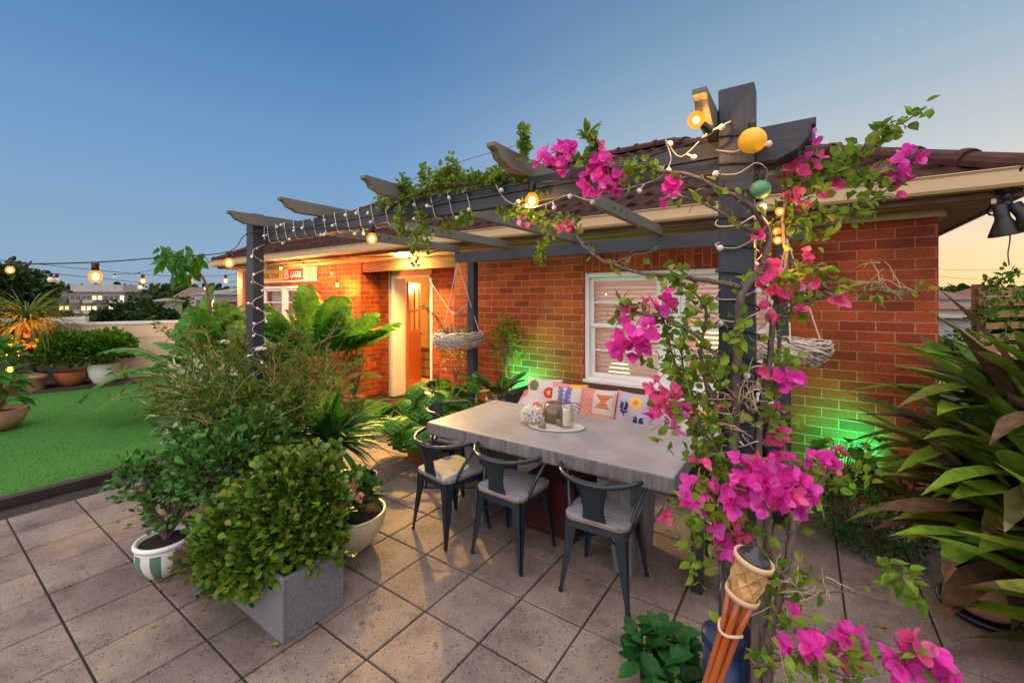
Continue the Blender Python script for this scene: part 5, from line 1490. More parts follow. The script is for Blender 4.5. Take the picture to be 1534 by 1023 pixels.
# creeper column and terracotta pot beside the door pier
shrub('narrow_shrub', 'narrow upright shrub in a terracotta pot beside the door pier', (-5.55, 3.95, .62), .2, .2, .5, 700, .05, .02, L_WISP, 'lan', .6, TWIG, 25, seed=26)
pot('terracotta_pot', 'terracotta pot of the narrow shrub beside the door pier', (-5.5, 3.9, 0), .17, .26, TERR)
# monstera
def monstera(label, c, n, seed, base_h=.3):
    c = V(c); t = thing('monstera', label, 'plant', c); lf = MB(); st = MB(); rr = random.Random(seed)
    for i in range(n):
        az = rr.uniform(0, 6.28); el = rr.uniform(.55, 1.35); pl_ = rr.uniform(.24, .54)
        d = V((math.cos(az) * math.cos(el), math.sin(az) * math.cos(el), math.sin(el))); e = c + V((0, 0, .15)) + d * pl_
        st.tube(smoothpath([c + V((0, 0, .12)), c + V((0, 0, .15)) + d * pl_ * .5 + V((0, 0, .04)), e], 3), .006, 5)
        pinnate(lf, e, az + rr.uniform(-.4, .4), rr.uniform(-.5, .25), rr.uniform(.20, .28), rr.uniform(.26, .34), .9, 6, .30, .18, .22, lambda t: math.sin(PI * min(1, .3 + .66 * t)) ** .6, st, .004, .02)
    lf.build('foliage', L_MON, t); st.build('stem', TWIGG, t)
MC = at_z(632, 690, 0)
monstera('split leaved monstera growing left of the concrete table', (-3.34, 3.17, .05), 36, 71)
monstera('second monstera nearer the doorway with lamp lit leaves', (-3.40, 3.58, .16), 34, 72)
pot('terracotta_pot', 'small terracotta pot under the monstera by the table', (-3.38, 3.17, 0), .13, .2, TERR)
pot('plant_pot', 'black pot of the second monstera near the doorway', (-3.35, 3.62, 0), .15, .22, BLKP)
# pot and plants in the corner of the bench, bamboo hoop
pot('plant_pot', 'square shouldered grey pot between the bench and the pergola post', (-2.95, 4.05, 0), .16, .55, mat('pale grey pot', (.34, .36, .35), rough=.6), kind='straight')
banana('dark leaved corner plant in the grey pot, edged in green light', (-2.95, 4.05, .5), [(a, e, .48, .16, 1.0, 0) for a, e in ((0, 70), (60, 75), (120, 60), (180, 70), (240, 60), (300, 66), (330, 45), (210, 80))], L_DARK, 73, 'corner_plant')
shrub('wall_climber', 'small leaved climber on the brick wall right of the doorway basket', (-3.15, 4.46, 1.12), .26, .08, .36, 240, .05, .04, L_BUSH, 'ov', seed=27, root=True, tr=.0025, tn=18)
shrub('flowering_climber', 'spindly climber with tiny cream flowers below the doorway basket', (-3.9, 4.35, .85), .3, .12, .25, 220, .03, .02, leafmat('cream tiny flower', [(.5, .45, .22), (.15, .2, .05), (.1, .14, .04)], trans=.3), 'ov', seed=28, root=True, tr=.0025, tn=18)
q = MB(); hp = [at_y(714, 612, 3.75), at_y(714, 592, 3.75), at_y(720, 587, 3.75), at_y(733, 585, 3.75)]
hp = [V((hp[0].x, hp[0].y, 0))] + hp
tb_ = thing('bamboo_hoop', 'bent pale bamboo hoop standing between the table and the grey pot', 'hoop', hp[0]); q.tube(smoothpath(hp, 4), .014, 8); q.build('cane', BAMB, tb_, smooth=True)

# ------------------------------------------------------------------ pots along the parapet
MB_ = MB()
tray_c = [(-12.35, .9), (-11.35, .9), (-11.05, 1.9), (-10.95, 2.9), (-11.55, 3.1)]
q = MB(); q.prism(tray_c, lambda u, v, a: (u, v, a), .036, .06); tag(q.build('gravel_bed', mat('dark gravel', (.06, .05, .045), (.025, .022, .02), rough=.95, scale=40, bmp=.03, bscale=60)), kind='structure')
g0 = .06
pot('white_pot', 'white glazed pot with a clipped bush by the parapet', (-11.38, 2.42, g0), .235, .38, GLZW, kind='round')
pot('terracotta_bowl', 'terracotta bowl with a clipped bush by the parapet', (-11.60, 2.0, g0), .24, .26, TERR, kind='bowl')
pot('terracotta_pot', 'small pale terracotta pot left of the terracotta bowl', (-11.45, 1.52, g0), .15, .27, TERRP)
pot('red_pot', 'red glazed pot beside the grassy palm trunk', (-11.62, 1.30, g0), .15, .24, TERRR)
pot('plant_pot', 'grey clay pot of the grassy palm by the parapet', (-11.92, 1.50, g0), .22, .28, mat('grey brown clay', (.30, .22, .18), rough=.8))
pot('terracotta_bowl', 'wide terracotta bowl at the left edge on the lawn', (-8.5, .80, .035), .27, .26, TERRP, kind='bowl')
shrub('clipped_bush', 'dense rounded bush growing in the white glazed pot', (-11.40, 2.46, .72), .50, .46, .33, 4200, .075, .04, L_BUSH, 'ob', .5, TWIG, 30, .6, 'bush', .12, seed=81, base=.3)
shrub('clipped_bush', 'dense rounded bush growing in the terracotta bowl', (-11.65, 2.0, .68), .50, .48, .35, 4200, .075, .04, L_BUSH, 'ob', .5, TWIG, 30, .6, 'bush', .12, seed=82, base=.3)
def ponytail():
    c = V((-11.92, 1.50, .28)); t = thing('grassy_palm', 'grassy headed palm with a thick grey trunk by the parapet', 'palm', c); lf = MB(); rr = random.Random(83)
    h = c + V((.05, -.02, 1.0)); q = MB(); q.tube(smoothpath([c, c + V((.02, 0, .15)), c + V((.03, -.01, .5)), h], 4), [.17, .16, .13, .10, .085, .08, .075, .07, .07, .065, .06, .06, .06], 10); q.build('trunk', BARK, t, smooth=True)
    for i in range(330): strap(lf, h + rv(rr) * .06, rr.uniform(0, 6.28), rr.uniform(-.1, 1.45), rr.uniform(.7, 1.15), .022, rr.uniform(.8, 2.2), 6, .3)
    lf.build('crown', L_PONY, t)
ponytail()
def edgeplant():
    c = V((-8.5, .80, .25)); t = thing('leafy_plant', 'large glossy leaved plant in the terracotta bowl at the left edge', 'plant', c); lf = MB(); st = MB()
    for i in range(150):
        u = rv(); u.z = abs(u.z); e = c + V((u.x * .30 - .1, u.y * .28 - .1, .12 + u.z * .85)) * 1.0
        if i % 3 == 0: st.tube([c, c.lerp(e, .6) + V((0, 0, .05)), e], .006, 4)
        leaf(lf, e, (u + rv() * .5 + V((0, 0, -.2))).normalized(), V((0, 0, 1)) + rv() * .3, R.uniform(.16, .26), R.uniform(.09, .13), .2, .35, 'ov')
    st.build('stem', TWIGG, t); lf.build('foliage', L_BAN, t)
edgeplant()
shrub('leafy_shrub', 'mid green loose shrub behind the left edge plant at the parapet', (-12.0, 1.05, .7), .4, .4, .55, 600, .14, .06, L_BAN, 'ov', .2, TWIG, 25, seed=84)
# orange uplight hidden under the grassy palm
def orange_lamp():
    c = V((-11.45, 1.22, .42)); t = thing('garden_lamp', 'orange red garden spotlight glowing below the grassy palm', 'lamp', c)
    MB().tube([c + V((0, 0, -.24)), c], .012, 6).build('stake', BLKM, t); MB().ball(c + V((0, 0, .05)), .05, 14).build('lamp_globe', REDB, t, smooth=True)
    l = bpy.data.lights.new('orange_beam', 'SPOT'); l.energy = 600; l.color = (1, .13, .012); l.spot_size = rad(75); l.spot_blend = .6; l.shadow_soft_size = .05
    o = bpy.data.objects.new('orange_beam', l); COL.objects.link(o); o.parent = t; o.location = (0, 0, .11); o.rotation_euler = (-V((-.40, .22, .9)).normalized()).to_track_quat('Z', 'Y').to_euler()
orange_lamp()
# fallen leaves on the tiles
lf = MB()
for (px, py) in ((247, 868), (232, 872), (241, 880), (262, 888), (405, 965), (410, 968), (478, 866), (420, 905), (1270, 990), (1300, 1000), (300, 915), (545, 930), (655, 960), (1330, 940), (225, 940)):
    p = at_z(px, py, .006); d = rv(); d.z = .05; leaf(lf, p, d.normalized(), V((0, 0, 1)), R.uniform(.025, .045), .022, .3, -.1)
tag(lf.build('fallen_leaves', leafmat('fallen leaf', [(.30, .24, .06), (.25, .15, .06), (.2, .2, .05)], trans=.1)), kind='stuff')
# ------------------------------------------------------------------ BOUGAINVILLEA
def bougainvillea():
    rr = random.Random(101)
    base = V((-.10, 1.42, 0)); t = thing('bougainvillea', 'bougainvillea with magenta flowers climbing the tall right post', 'climbing plant', base)
    st = MB(); lf = MB(); th = MB()
    samples = []
    def stem(pts, r0, r1, leaves=3, thorn=.5, k=5, lsz=1.0):
        sp = smoothpath(pts, k); n = len(sp)
        st.tube([p + rv(rr) * .003 for p in sp], [r0 + (r1 - r0) * i / (n - 1) for i in range(n)], 6)
        for i, p in enumerate(sp):
            samples.append(p)
            tv = (sp[min(i + 1, n - 1)] - sp[max(0, i - 1)]).normalized()
            for _ in range(leaves):
                if rr.random() < .5:
                    d = (rv(rr) + tv * .4 + V((0, 0, .1))).normalized(); q = p + rv(rr) * .02
                    leaf(lf, q, d, rv(rr) + V((0, -.4, .6)), rr.uniform(.026, .048) * lsz, rr.uniform(.018, .032) * lsz, .25, .3)
            if rr.random() < thorn:
                d = (rv(rr) + tv * .3).normalized(); L = rr.uniform(.015, .04); th.tube([p, p + d * L], [.0022, .0006], 4)
    P = lambda *a: [at_d(*q) for q in a]
    g = lambda p: V((p.x, p.y, 0))
    A0 = at_d(1134, 1010, 1.36)
    stem([V((A0.x, A0.y - .02, 0)), A0] + P((1136, 930, 1.37), (1132, 850, 1.40), (1108, 760, 1.42), (1098, 680, 1.43), (1101, 600, 1.44), (1104, 540, 1.44), (1106, 490, 1.44), (1112, 440, 1.43), (1142, 400, 1.44), (1150, 350, 1.46), (1118, 305, 1.44), (1075, 282, 1.46), (1030, 262, 1.52), (985, 256, 1.62)), .022, .006, 2, .7)
    B0 = at_d(1150, 1020, 1.33)
    stem([V((B0.x, B0.y, 0)), B0] + P((1146, 930, 1.35), (1150, 840, 1.40), (1148, 760, 1.44), (1136, 690, 1.48), (1140, 620, 1.5), (1150, 560, 1.52), (1156, 500, 1.52), (1164, 440, 1.54), (1178, 390, 1.55), (1172, 330, 1.56), (1185, 270, 1.58)), .017, .006, 2, .7)
    stem(P((1142, 1010, 1.30), (1165, 900, 1.33), (1185, 800, 1.40), (1180, 720, 1.48), (1168, 640, 1.54), (1160, 575, 1.56), (1168, 515, 1.56), (1160, 470, 1.57)), .012, .006, 2, .7)
    stem(P((1098, 640, 1.43), (1060, 580, 1.47), (1050, 520, 1.5), (1058, 470, 1.5), (1040, 440, 1.52), (1010, 420, 1.55)), .008, .003, 4)
    stem(P((1100, 560, 1.44), (1045, 505, 1.44), (1000, 478, 1.46), (965, 470, 1.5), (930, 455, 1.52)), .007, .003, 3)
    stem(P((1085, 690, 1.42), (1050, 640, 1.45), (1030, 590, 1.47), (1012, 545, 1.48), (1000, 500, 1.48), (990, 470, 1.5)), .006, .003, 6)
    stem(P((1080, 700, 1.42), (1045, 660, 1.5), (1040, 600, 1.55), (1025, 560, 1.55), (1018, 500, 1.56)), .006, .003, 6)
    stem(P((1108, 430, 1.43), (1060, 420, 1.5), (1010, 414, 1.56), (961, 410, 1.66), (906, 392, 1.8), (878, 372, 1.85), (862, 350, 1.9), (852, 320, 1.92)), .009, .005, 1, .8)
    stem(P((920, 396, 1.78), (945, 385, 1.74), (985, 376, 1.7)), .006, .003, 1)
    stem(P((862, 350, 1.9), (835, 320, 1.9), (800, 318, 1.95), (765, 325, 2.0)), .005, .002, 3)
    stem(P((1150, 350, 1.46), (1120, 345, 1.42), (1080, 318, 1.44), (1040, 300, 1.48), (1005, 292, 1.52)), .007, .003, 2)
    stem(P((985, 256, 1.62), (950, 248, 1.7), (900, 250, 1.78), (860, 240, 1.85), (835, 228, 1.9)), .006, .003, 4)
    stem(P((790, 240, 2.0), (783, 215, 2.0), (786, 192, 2.0)), .004, .002, 8, lsz=1.3)
    stem(P((880, 245, 1.8), (888, 215, 1.75), (885, 200, 1.74)), .004, .002, 7, lsz=1.4)
    # right top sprays
    stem(P((1182, 300, 1.58), (1225, 275, 1.6), (1275, 235, 1.62), (1310, 205, 1.64), (1350, 185, 1.66), (1390, 160, 1.68)), .007, .002, 7, .4, lsz=1.25)
    stem(P((1178, 330, 1.57), (1230, 318, 1.62), (1280, 312, 1.66), (1320, 290, 1.7), (1350, 262, 1.72)), .006, .003, 6, .4, lsz=1.1)
    stem(P((1180, 280, 1.58), (1205, 250, 1.6), (1240, 262, 1.62), (1290, 268, 1.66), (1330, 262, 1.7)), .005, .003, 7, .4, lsz=1.2)
    stem(P((1172, 345, 1.56), (1215, 340, 1.6), (1262, 330, 1.64), (1310, 322, 1.68)), .004, .002, 4, .6)
    stem(P((1162, 470, 1.53), (1205, 452, 1.5), (1250, 440, 1.5), (1300, 436, 1.52), (1345, 440, 1.54), (1385, 434, 1.55)), .006, .002, 3, .7)
    stem(P((1165, 480, 1.53), (1190, 470, 1.5), (1230, 440, 1.48), (1262, 430, 1.46)), .004, .002, 4, .6)
    stem(P((1164, 440, 1.54), (1185, 410, 1.52), (1215, 398, 1.5), (1245, 420, 1.5)), .004, .002, 5, .5)
    # lower right sprays
    stem(P((1150, 960, 1.33), (1180, 930, 1.25), (1215, 945, 1.2), (1265, 965, 1.15), (1320, 985, 1.10), (1400, 1000, 1.06)), .006, .003, 3, .8, lsz=.9)
    stem(P((1165, 900, 1.33), (1205, 892, 1.45), (1260, 885, 1.6), (1320, 876, 1.72), (1370, 862, 1.8)), .005, .002, 1, .3)
    for _ in range(34): leaf(lf, at_d(1350, 866, 1.78) + rv(rr) * .07, rv(rr), V((0, 0, 1)) + rv(rr) * .4, rr.uniform(.05, .075), .042, .2, .2)
    stem(P((1180, 800, 1.40), (1215, 760, 1.5), (1235, 710, 1.6), (1250, 690, 1.66)), .007, .004, 3, .5)
    stem(P((1105, 770, 1.42), (1075, 745, 1.36), (1045, 720, 1.34)), .006, .003, 6, .5)
    stem(P((1108, 800, 1.40), (1075, 790, 1.34), (1050, 800, 1.36), (1040, 830, 1.38), (1045, 860, 1.4)), .005, .002, 4, .4)
    stem(P((1050, 735, 1.34), (1025, 745, 1.38), (1000, 762, 1.42)), .004, .002, 4, .4)
    stem(P((1130, 1000, 1.28), (1180, 985, 1.2), (1230, 1000, 1.12), (1290, 1025, 1.05)), .006, .003, 3, .9, lsz=.8)
    stem(P((1085, 940, 1.36), (1083, 880, 1.38), (1075, 830, 1.4), (1100, 770, 1.42)), .006, .004, 1, .8)
    # bare thorny tangles
    for (px, py, d, n, s) in ((1112, 595, 1.40, 22, .09), (1320, 428, 1.5, 16, .08), (1190, 880, 1.3, 26, .10), (1080, 640, 1.44, 14, .12), (1210, 960, 1.18, 14, .10), (1075, 600, 1.46, 10, .1)):
        c = at_d(px, py, d)
        for _ in range(n):
            p = c + rv(rr) * s * rr.random(); pts = stroll(p, rv(rr), rr.uniform(.05, .12), 4, .35, 0, rr)
            th.tube(pts, [.0026, .0022, .0018, .0014, .0008], 4)
            th.tube([pts[2], pts[2] + rv(rr) * .03], [.0016, .0006], 4)
    # leafy masses: (px, py, depth, spread, n)
    for (px, py, d, s, n) in ((1010, 415, 1.54, .07, 60), (1030, 470, 1.5, .10, 80), (995, 540, 1.48, .10, 70), (1045, 545, 1.5, .12, 80), (1060, 620, 1.47, .13, 150), (1050, 680, 1.45, .10, 120), (1080, 560, 1.47, .1, 70), (1105, 505, 1.42, .05, 40), (1160, 430, 1.5, .08, 60), (1190, 440, 1.52, .08, 60), (1200, 300, 1.58, .12, 150), (1225, 330, 1.6, .12, 90), (1290, 265, 1.64, .11, 110), (1250, 235, 1.62, .08, 50), (1185, 250, 1.58, .08, 70), (1330, 200, 1.64, .07, 50), (1075, 760, 1.38, .10, 90), (1050, 800, 1.36, .08, 60), (1110, 790, 1.36, .08, 60), (1150, 620, 1.48, .1, 80), (1170, 540, 1.54, .09, 60), (1240, 720, 1.62, .12, 90), (1270, 700, 1.7, .12, 60), (1200, 1000, 1.14, .10, 90), (1160, 900, 1.32, .09, 50), (1240, 985, 1.12, .09, 70), (1290, 990, 1.08, .06, 40), (1370, 985, 1.06, .05, 26), (955, 255, 1.68, .08, 60), (925, 480, 1.5, .05, 24), (940, 455, 1.52, .06, 30), (1000, 610, 1.4, .06, 30), (1000, 655, 1.38, .05, 18), (1200, 870, 1.36, .07, 40), (1170, 860, 1.36, .07, 40)):
        c = at_d(px, py, d)
        for _ in range(int(n * (.30 if px > 1170 and py < 350 else .50 if py < 900 else .34))):
            leaf(lf, c + rv(rr) * s * rr.random() ** .6, (rv(rr) + V((0, 0, .15))).normalized(), rv(rr) + V((0, -.4, .6)), rr.uniform(.026, .05), rr.uniform(.018, .034), .25, .3)
    f0 = len(st.f); st.add(th.v, th.f)
    for k in range(f0, len(st.f)): st.mi[k] = 1
    st.build('stem', [BARK, THORN], t, smooth=True); lf.build('foliage', L_BOUG, t)
    # flower clusters, each one a part joined to the nearest stem by its own stalk
    FL = [(833, 235, 1.88, 27, 0), (812, 243, 1.90, 12, 0), (850, 225, 1.88, 12, 0), (895, 248, 1.78, 22, 0), (912, 268, 1.76, 26, 0), (888, 275, 1.76, 20, 0), (925, 262, 1.76, 16, 0), (997, 284, 1.6, 20, 0), (1005, 275, 1.6, 10, 0), (895, 222, 1.77, 10, 1), (590, 280, 2.6, 8, 0), (785, 330, 1.98, 7, 0), (848, 335, 1.9, 9, 1),
          (1205, 222, 1.56, 24, 0), (1222, 240, 1.56, 10, 1), (1190, 262, 1.56, 18, 1), (1192, 285, 1.56, 12, 1), (1340, 252, 1.70, 24, 0), (1368, 234, 1.70, 15, 0), (1355, 275, 1.72, 16, 1), (1253, 272, 1.64, 8, 1), (1335, 198, 1.66, 8, 1), (1228, 292, 1.6, 8, 1), (1205, 317, 1.58, 12, 1),
          (1140, 355, 1.44, 14, 1), (1150, 400, 1.46, 22, 1), (1140, 422, 1.44, 18, 1), (1165, 440, 1.5, 24, 1), (1150, 470, 1.46, 16, 1), (1185, 428, 1.5, 12, 1), (1208, 383, 1.52, 11, 1), (1228, 432, 1.5, 16, 1), (1253, 451, 1.47, 13, 1), (1200, 465, 1.5, 10, 1),
          (925, 522, 1.50, 19, 0), (945, 510, 1.48, 19, 0), (968, 500, 1.48, 20, 0), (935, 495, 1.5, 14, 0), (950, 525, 1.49, 14, 0), (995, 452, 1.48, 17, 0), (975, 455, 1.5, 9, 1), (940, 465, 1.52, 10, 1),
          (985, 606, 1.40, 20, 1), (1018, 625, 1.38, 22, 0), (1003, 580, 1.4, 11, 1), (977, 578, 1.42, 10, 1), (1012, 590, 1.4, 12, 1), (975, 630, 1.4, 9, 0), (1000, 600, 1.4, 12, 1),
          (1172, 570, 1.5, 16, 0), (1185, 565, 1.5, 14, 0), (1150, 560, 1.5, 14, 1), (1080, 601, 1.42, 6, 1), (1158, 640, 1.5, 20, 1), (1152, 668, 1.5, 20, 1), (1170, 652, 1.5, 14, 1), (1160, 615, 1.5, 12, 1),
          (1112, 700, 1.30, 20, 0), (1138, 716, 1.28, 24, 0), (1118, 735, 1.27, 26, 0), (1145, 745, 1.28, 26, 0), (1100, 755, 1.30, 18, 0), (1160, 730, 1.30, 22, 0), (1172, 700, 1.32, 20, 0), (1190, 722, 1.33, 22, 0), (1190, 750, 1.33, 22, 0), (1205, 738, 1.33, 14, 0), (1128, 690, 1.3, 10, 1), (1085, 752, 1.3, 12, 0), (1175, 745, 1.3, 14, 1),
          (1037, 733, 1.33, 19, 0), (1055, 732, 1.34, 10, 1), (1080, 730, 1.33, 18, 0), (1050, 700, 1.36, 12, 1), (1068, 778, 1.34, 15, 0), (994, 766, 1.42, 12, 1), (1098, 800, 1.32, 16, 1), (1115, 790, 1.32, 12, 1), (1087, 820, 1.32, 17, 0),
          (1225, 695, 1.60, 15, 0), (1240, 685, 1.62, 14, 0), (1258, 680, 1.64, 12, 1), (1245, 705, 1.62, 11, 1), (1185, 920, 1.2, 9, 0), (1195, 958, 1.14, 19, 0), (1212, 965, 1.14, 15, 0), (1230, 972, 1.13, 14, 0), (1268, 955, 1.12, 16, 0), (1285, 965, 1.11, 13, 0), (1282, 990, 1.1, 9, 1), (1348, 985, 1.07, 20, 0), (1362, 1002, 1.06, 18, 0), (1375, 975, 1.06, 15, 1), (1400, 1003, 1.05, 24, 0), (1418, 1012, 1.05, 16, 0)]
    rev = random.Random(77)
    for (px, py, d, rpx, k) in FL:
        c = at_d(px, py, d); r = rpx / F * d * (.62 if k and 330 < py < 690 and px > 1130 else 1.0)
        near = min(samples, key=lambda q: (q - c).length)
        f = MB(); n = max(3, int(2.1 * (r / .020) ** 1.65)); n = min(n, 24)
        for i in range(n):
            u = rv(rev); p = c + u * r * rev.random() ** .45 * .85
            ax = (u + V((0, -.35, .2)) + rv(rev) * .5).normalized(); s1 = ax.orthogonal().normalized(); s2 = ax.cross(s1)
            a0 = rev.uniform(0, 6.28); L = rev.uniform(.030, .043) * (1 if rpx > 12 else .8)
            for j in range(3):
                a = a0 + j * 2.094 + rev.uniform(-.2, .2); o = s1 * math.cos(a) + s2 * math.sin(a); op = rev.uniform(.5, .95)
                leaf(f, p, (ax * (1 - op * .6) + o * op).normalized(), ax - o * .6, L, L * rev.uniform(.78, .95), rev.uniform(.1, .45), rev.uniform(-.25, .3), 'rd')
        o = f.build('flower_cluster', P_PINK if k else P_MAG, t, smooth=True)
        if (near - c).length > .01:
            s = MB(); s.tube(smoothpath([near, near.lerp(c, .5) + V((0, 0, .015)), c], 3), .0022, 4); s.build('stalk', TWIGG, o)
bougainvillea()
# vine trailing along the beam
def beamvine():
    rr = random.Random(111); t = thing('beam_vine', 'leafy green vine trailing along the middle of the pergola beam', 'vine', (-1.8, 1.8, 2.3)); st = MB(); lf = MB()
    base = [(-2.25, 1.79, 2.30), (-2.0, 1.80, 2.33), (-1.7, 1.79, 2.34), (-1.4, 1.8, 2.34), (-1.15, 1.79, 2.33)]
    for k in range(5):
        pts = smoothpath([V(p) + rv(rr) * .03 for p in base], 6); st.tube(pts, .004, 5)
        for p in pts:
            for _ in range(6): leaf(lf, p + rv(rr) * .04, (rv(rr) + V((0, 0, .3))).normalized(), rv(rr), rr.uniform(.02, .038), .02, .25, .3)
    for (px, py, y, L, up) in ((640, 275, 1.78, .08, 1), (690, 268, 1.78, .14, 1), (672, 272, 1.78, .08, 1), (610, 285, 1.78, .07, 1), (720, 272, 1.78, .07, 1), (745, 276, 1.78, .06, 1), (655, 275, 1.76, .1, 1), (632, 318, 1.75, .22, -1), (628, 330, 1.75, .28, -1), (600, 315, 1.75, .14, -1), (745, 318, 1.8, .3, -.3), (700, 325, 1.9, .35, -.2), (790, 335, 1.95, .3, -.2), (660, 325, 1.85, .3, -.15), (830, 345, 1.95, .25, -.6)):
        p = at_y(px, py, y); pts = stroll(p, V((rr.uniform(-.3, .3), rr.uniform(-.2, .1), up)) if abs(up) == 1 else V((rr.choice((-1, 1)), .2, up)), L, 7, .3, 0, rr); st.tube(pts, .0028, 4)
        for q in pts:
            for _ in range(9): leaf(lf, q + rv(rr) * .028, (rv(rr) + V((0, 0, .1))).normalized(), rv(rr), rr.uniform(.022, .04), .022, .25, .3)
    st.build('stem', TWIG, t); lf.build('foliage', L_BOUG, t)
beamvine()

# ------------------------------------------------------------------ BEYOND THE TERRACE
WALLC = [mat('far wall ' + n, c, rough=.8, scale=1) for n, c in (('grey', (.27, .23, .21)), ('white', (.42, .40, .38)), ('brick', (.30, .13, .085)), ('cream', (.5, .42, .32)), ('dark', (.10, .095, .09)), ('blue', (.42, .46, .5)))]
ROOFR = mat('far red roof', (.22, .09, .06), (.15, .07, .05), rough=.8, scale=.8); ROOFG = mat('far grey roof', (.25, .23, .22), (.18, .17, .16), rough=.8, scale=.8); ROOFB = mat('far brown roof', (.17, .10, .075), rough=.8, scale=.8)
WIN = mat('far window', (.03, .035, .045), (.08, .09, .1), rough=.2, scale=.6); WINL = emit('far lit window', (1, .66, .30), 1.3)
def face_axes(px, d, rz=0):
    c = at_d(px, Y0, d); az = ANG + rz
    return V((c.x, c.y, 0)), V((math.cos(az), math.sin(az), 0)), V((-math.sin(az), math.cos(az), 0))
def far_building(name, label, px0, px1, pytop, d, wall, roofm=None, rise=0, rows=0, cols=0, lit=.25, depth=None, rz=0, seed=1, cat='building', zb=-8, eave=.4):
    rr = random.Random(seed)
    c, ex, ey = face_axes((px0 + px1) / 2, d, rz); W = (px1 - px0) / F * d; zt = H + (Y0 - pytop) / F * d; D = depth or W * .7
    t = thing(name, label, cat, (c.x, c.y, zb))
    M = Matrix(((ex.x, ey.x, 0, c.x), (ex.y, ey.y, 0, c.y), (0, 0, 1, 0), (0, 0, 0, 1)))
    q = MB(); q.box(-W / 2, W / 2, 0, D, zb, zt, M); q.build('wall', wall, t)
    if roofm:
        r = MB(); h = rise; e = eave
        if h > 0:
            v = [(-W / 2 - e, -e, zt), (W / 2 + e, -e, zt), (W / 2 + e, D + e, zt), (-W / 2 - e, D + e, zt), (-W / 2 + W * .22, D / 2, zt + h), (W / 2 - W * .22, D / 2, zt + h)]
            r.add([M @ V(p) for p in v], [(0, 1, 5, 4), (1, 2, 5), (2, 3, 4, 5), (3, 0, 4), (3, 2, 1, 0)])
        else: r.box(-W / 2 - e, W / 2 + e, -e, D + e, zt + .002, zt + .25, M)
        r.build('roof', roofm, t)
    for i in range(rows):
        for j in range(cols):
            cw = W / cols; x0 = -W / 2 + cw * (j + .18); z1 = zt - 1.0 - i * 2.9
            if z1 - 1.6 < zb: continue
            w = MB(); w.box(x0, x0 + cw * .64, -.06, -.005, z1 - 1.7, z1, M); w.build('window', WINL if rr.random() < lit else WIN, t)
    return t
ab = far_building('apartment_block', 'wide grey five storey apartment block with lit windows above the trees', 88, 187, 438, 120, WALLC[0], ROOFG, 0, 4, 12, .5, 9, 0, 5)
def balconies():
    c, ex, ey = face_axes(137.5, 120); M = Matrix(((ex.x, ey.x, 0, c.x), (ex.y, ey.y, 0, c.y), (0, 0, 1, 0), (0, 0, 0, 1))); W = 99 / F * 120; zt = H + 10 / F * 120
    for j, m in ((0, 4), (1, 0), (2, 1), (3, 4), (4, 1)):
        for i in range(4):
            b = MB(); x = -W / 2 + W * (j + .08) / 5; b.box(x, x + W / 5 * .8, -1.1, -.07, zt - 3.0 - i * 2.9, zt - 2.05 - i * 2.9, M); b.build('balcony', WALLC[(m + i) % 5 if (m + i) % 5 != 2 else 1], ab)
    p = MB(); p.box(-W * .38, W * .42, 1, 7, zt + .26, zt + 2.2, M); p.build('penthouse', WALLC[1], ab, )
balconies()
H_ = [('house', 'long low pale house with grey roof among the left trees', 250, 300, 452, 110, WALLC[3], ROOFG, .8, 1, 5, .2, 8, .3),
      ('house', 'brown gabled house behind the banana leaves', 262, 300, 446, 95, WALLC[3], ROOFB, 2.4, 0, 0, 0, 8, .2),
      ('house', 'white two storey house left of the thin tree trunk', 292, 322, 441, 80, WALLC[1], ROOFG, .8, 1, 3, .1, 8, 0),
      ('house', 'pale blue house right of the thin tree trunk', 322, 348, 437, 110, WALLC[5], ROOFG, .8, 1, 3, .2, 8, 0),
      ('tower_block', 'slim dark glassy tower rising near the house corner', 348, 357, 430, 130, WALLC[5], ROOFG, 0, 5, 4, .05, 5, 0),
      ('house', 'orange brick flats at the end of the house wall', 342, 362, 452, 40, WALLC[2], ROOFR, .3, 2, 4, .1, 5, 0),
      ('house', 'small white house half sunk in the hedge of trees', 228, 240, 451, 60, WALLC[1], ROOFG, .4, 0, 0, 0, 4, 0),
      ('house', 'red roofed house with gable beyond the right corner', 1415, 1470, 449, 60, WALLC[1], ROOFB, 1.6, 1, 3, .1, 8, .25),
      ('house', 'nearer brown tiled house below the right corner', 1398, 1460, 463, 34, WALLC[3], ROOFR, .8, 0, 0, 0, 8, -.1),
      ('house', 'grey iron roofed house lowest beyond the right corner', 1390, 1470, 476, 26, WALLC[1], ROOFG, .25, 0, 0, 0, 6, 0),
      ('house', 'distant pale house under the right horizon', 1430, 1452, 444, 110, WALLC[3], ROOFR, 1.2, 0, 0, 0, 8, 0),
      ('house', 'far red roofed house beyond the slat fence', 1480, 1530, 446, 70, WALLC[3], ROOFR, 1.6, 0, 0, 0, 8, 0)]
for i, h in enumerate(H_): far_building(h[0], h[1], h[2], h[3], h[4], h[5], h[6], h[7], h[8], h[9], h[10], h[11], h[12], h[13], 20 + i, 'tower' if h[0] == 'tower_block' else 'house')
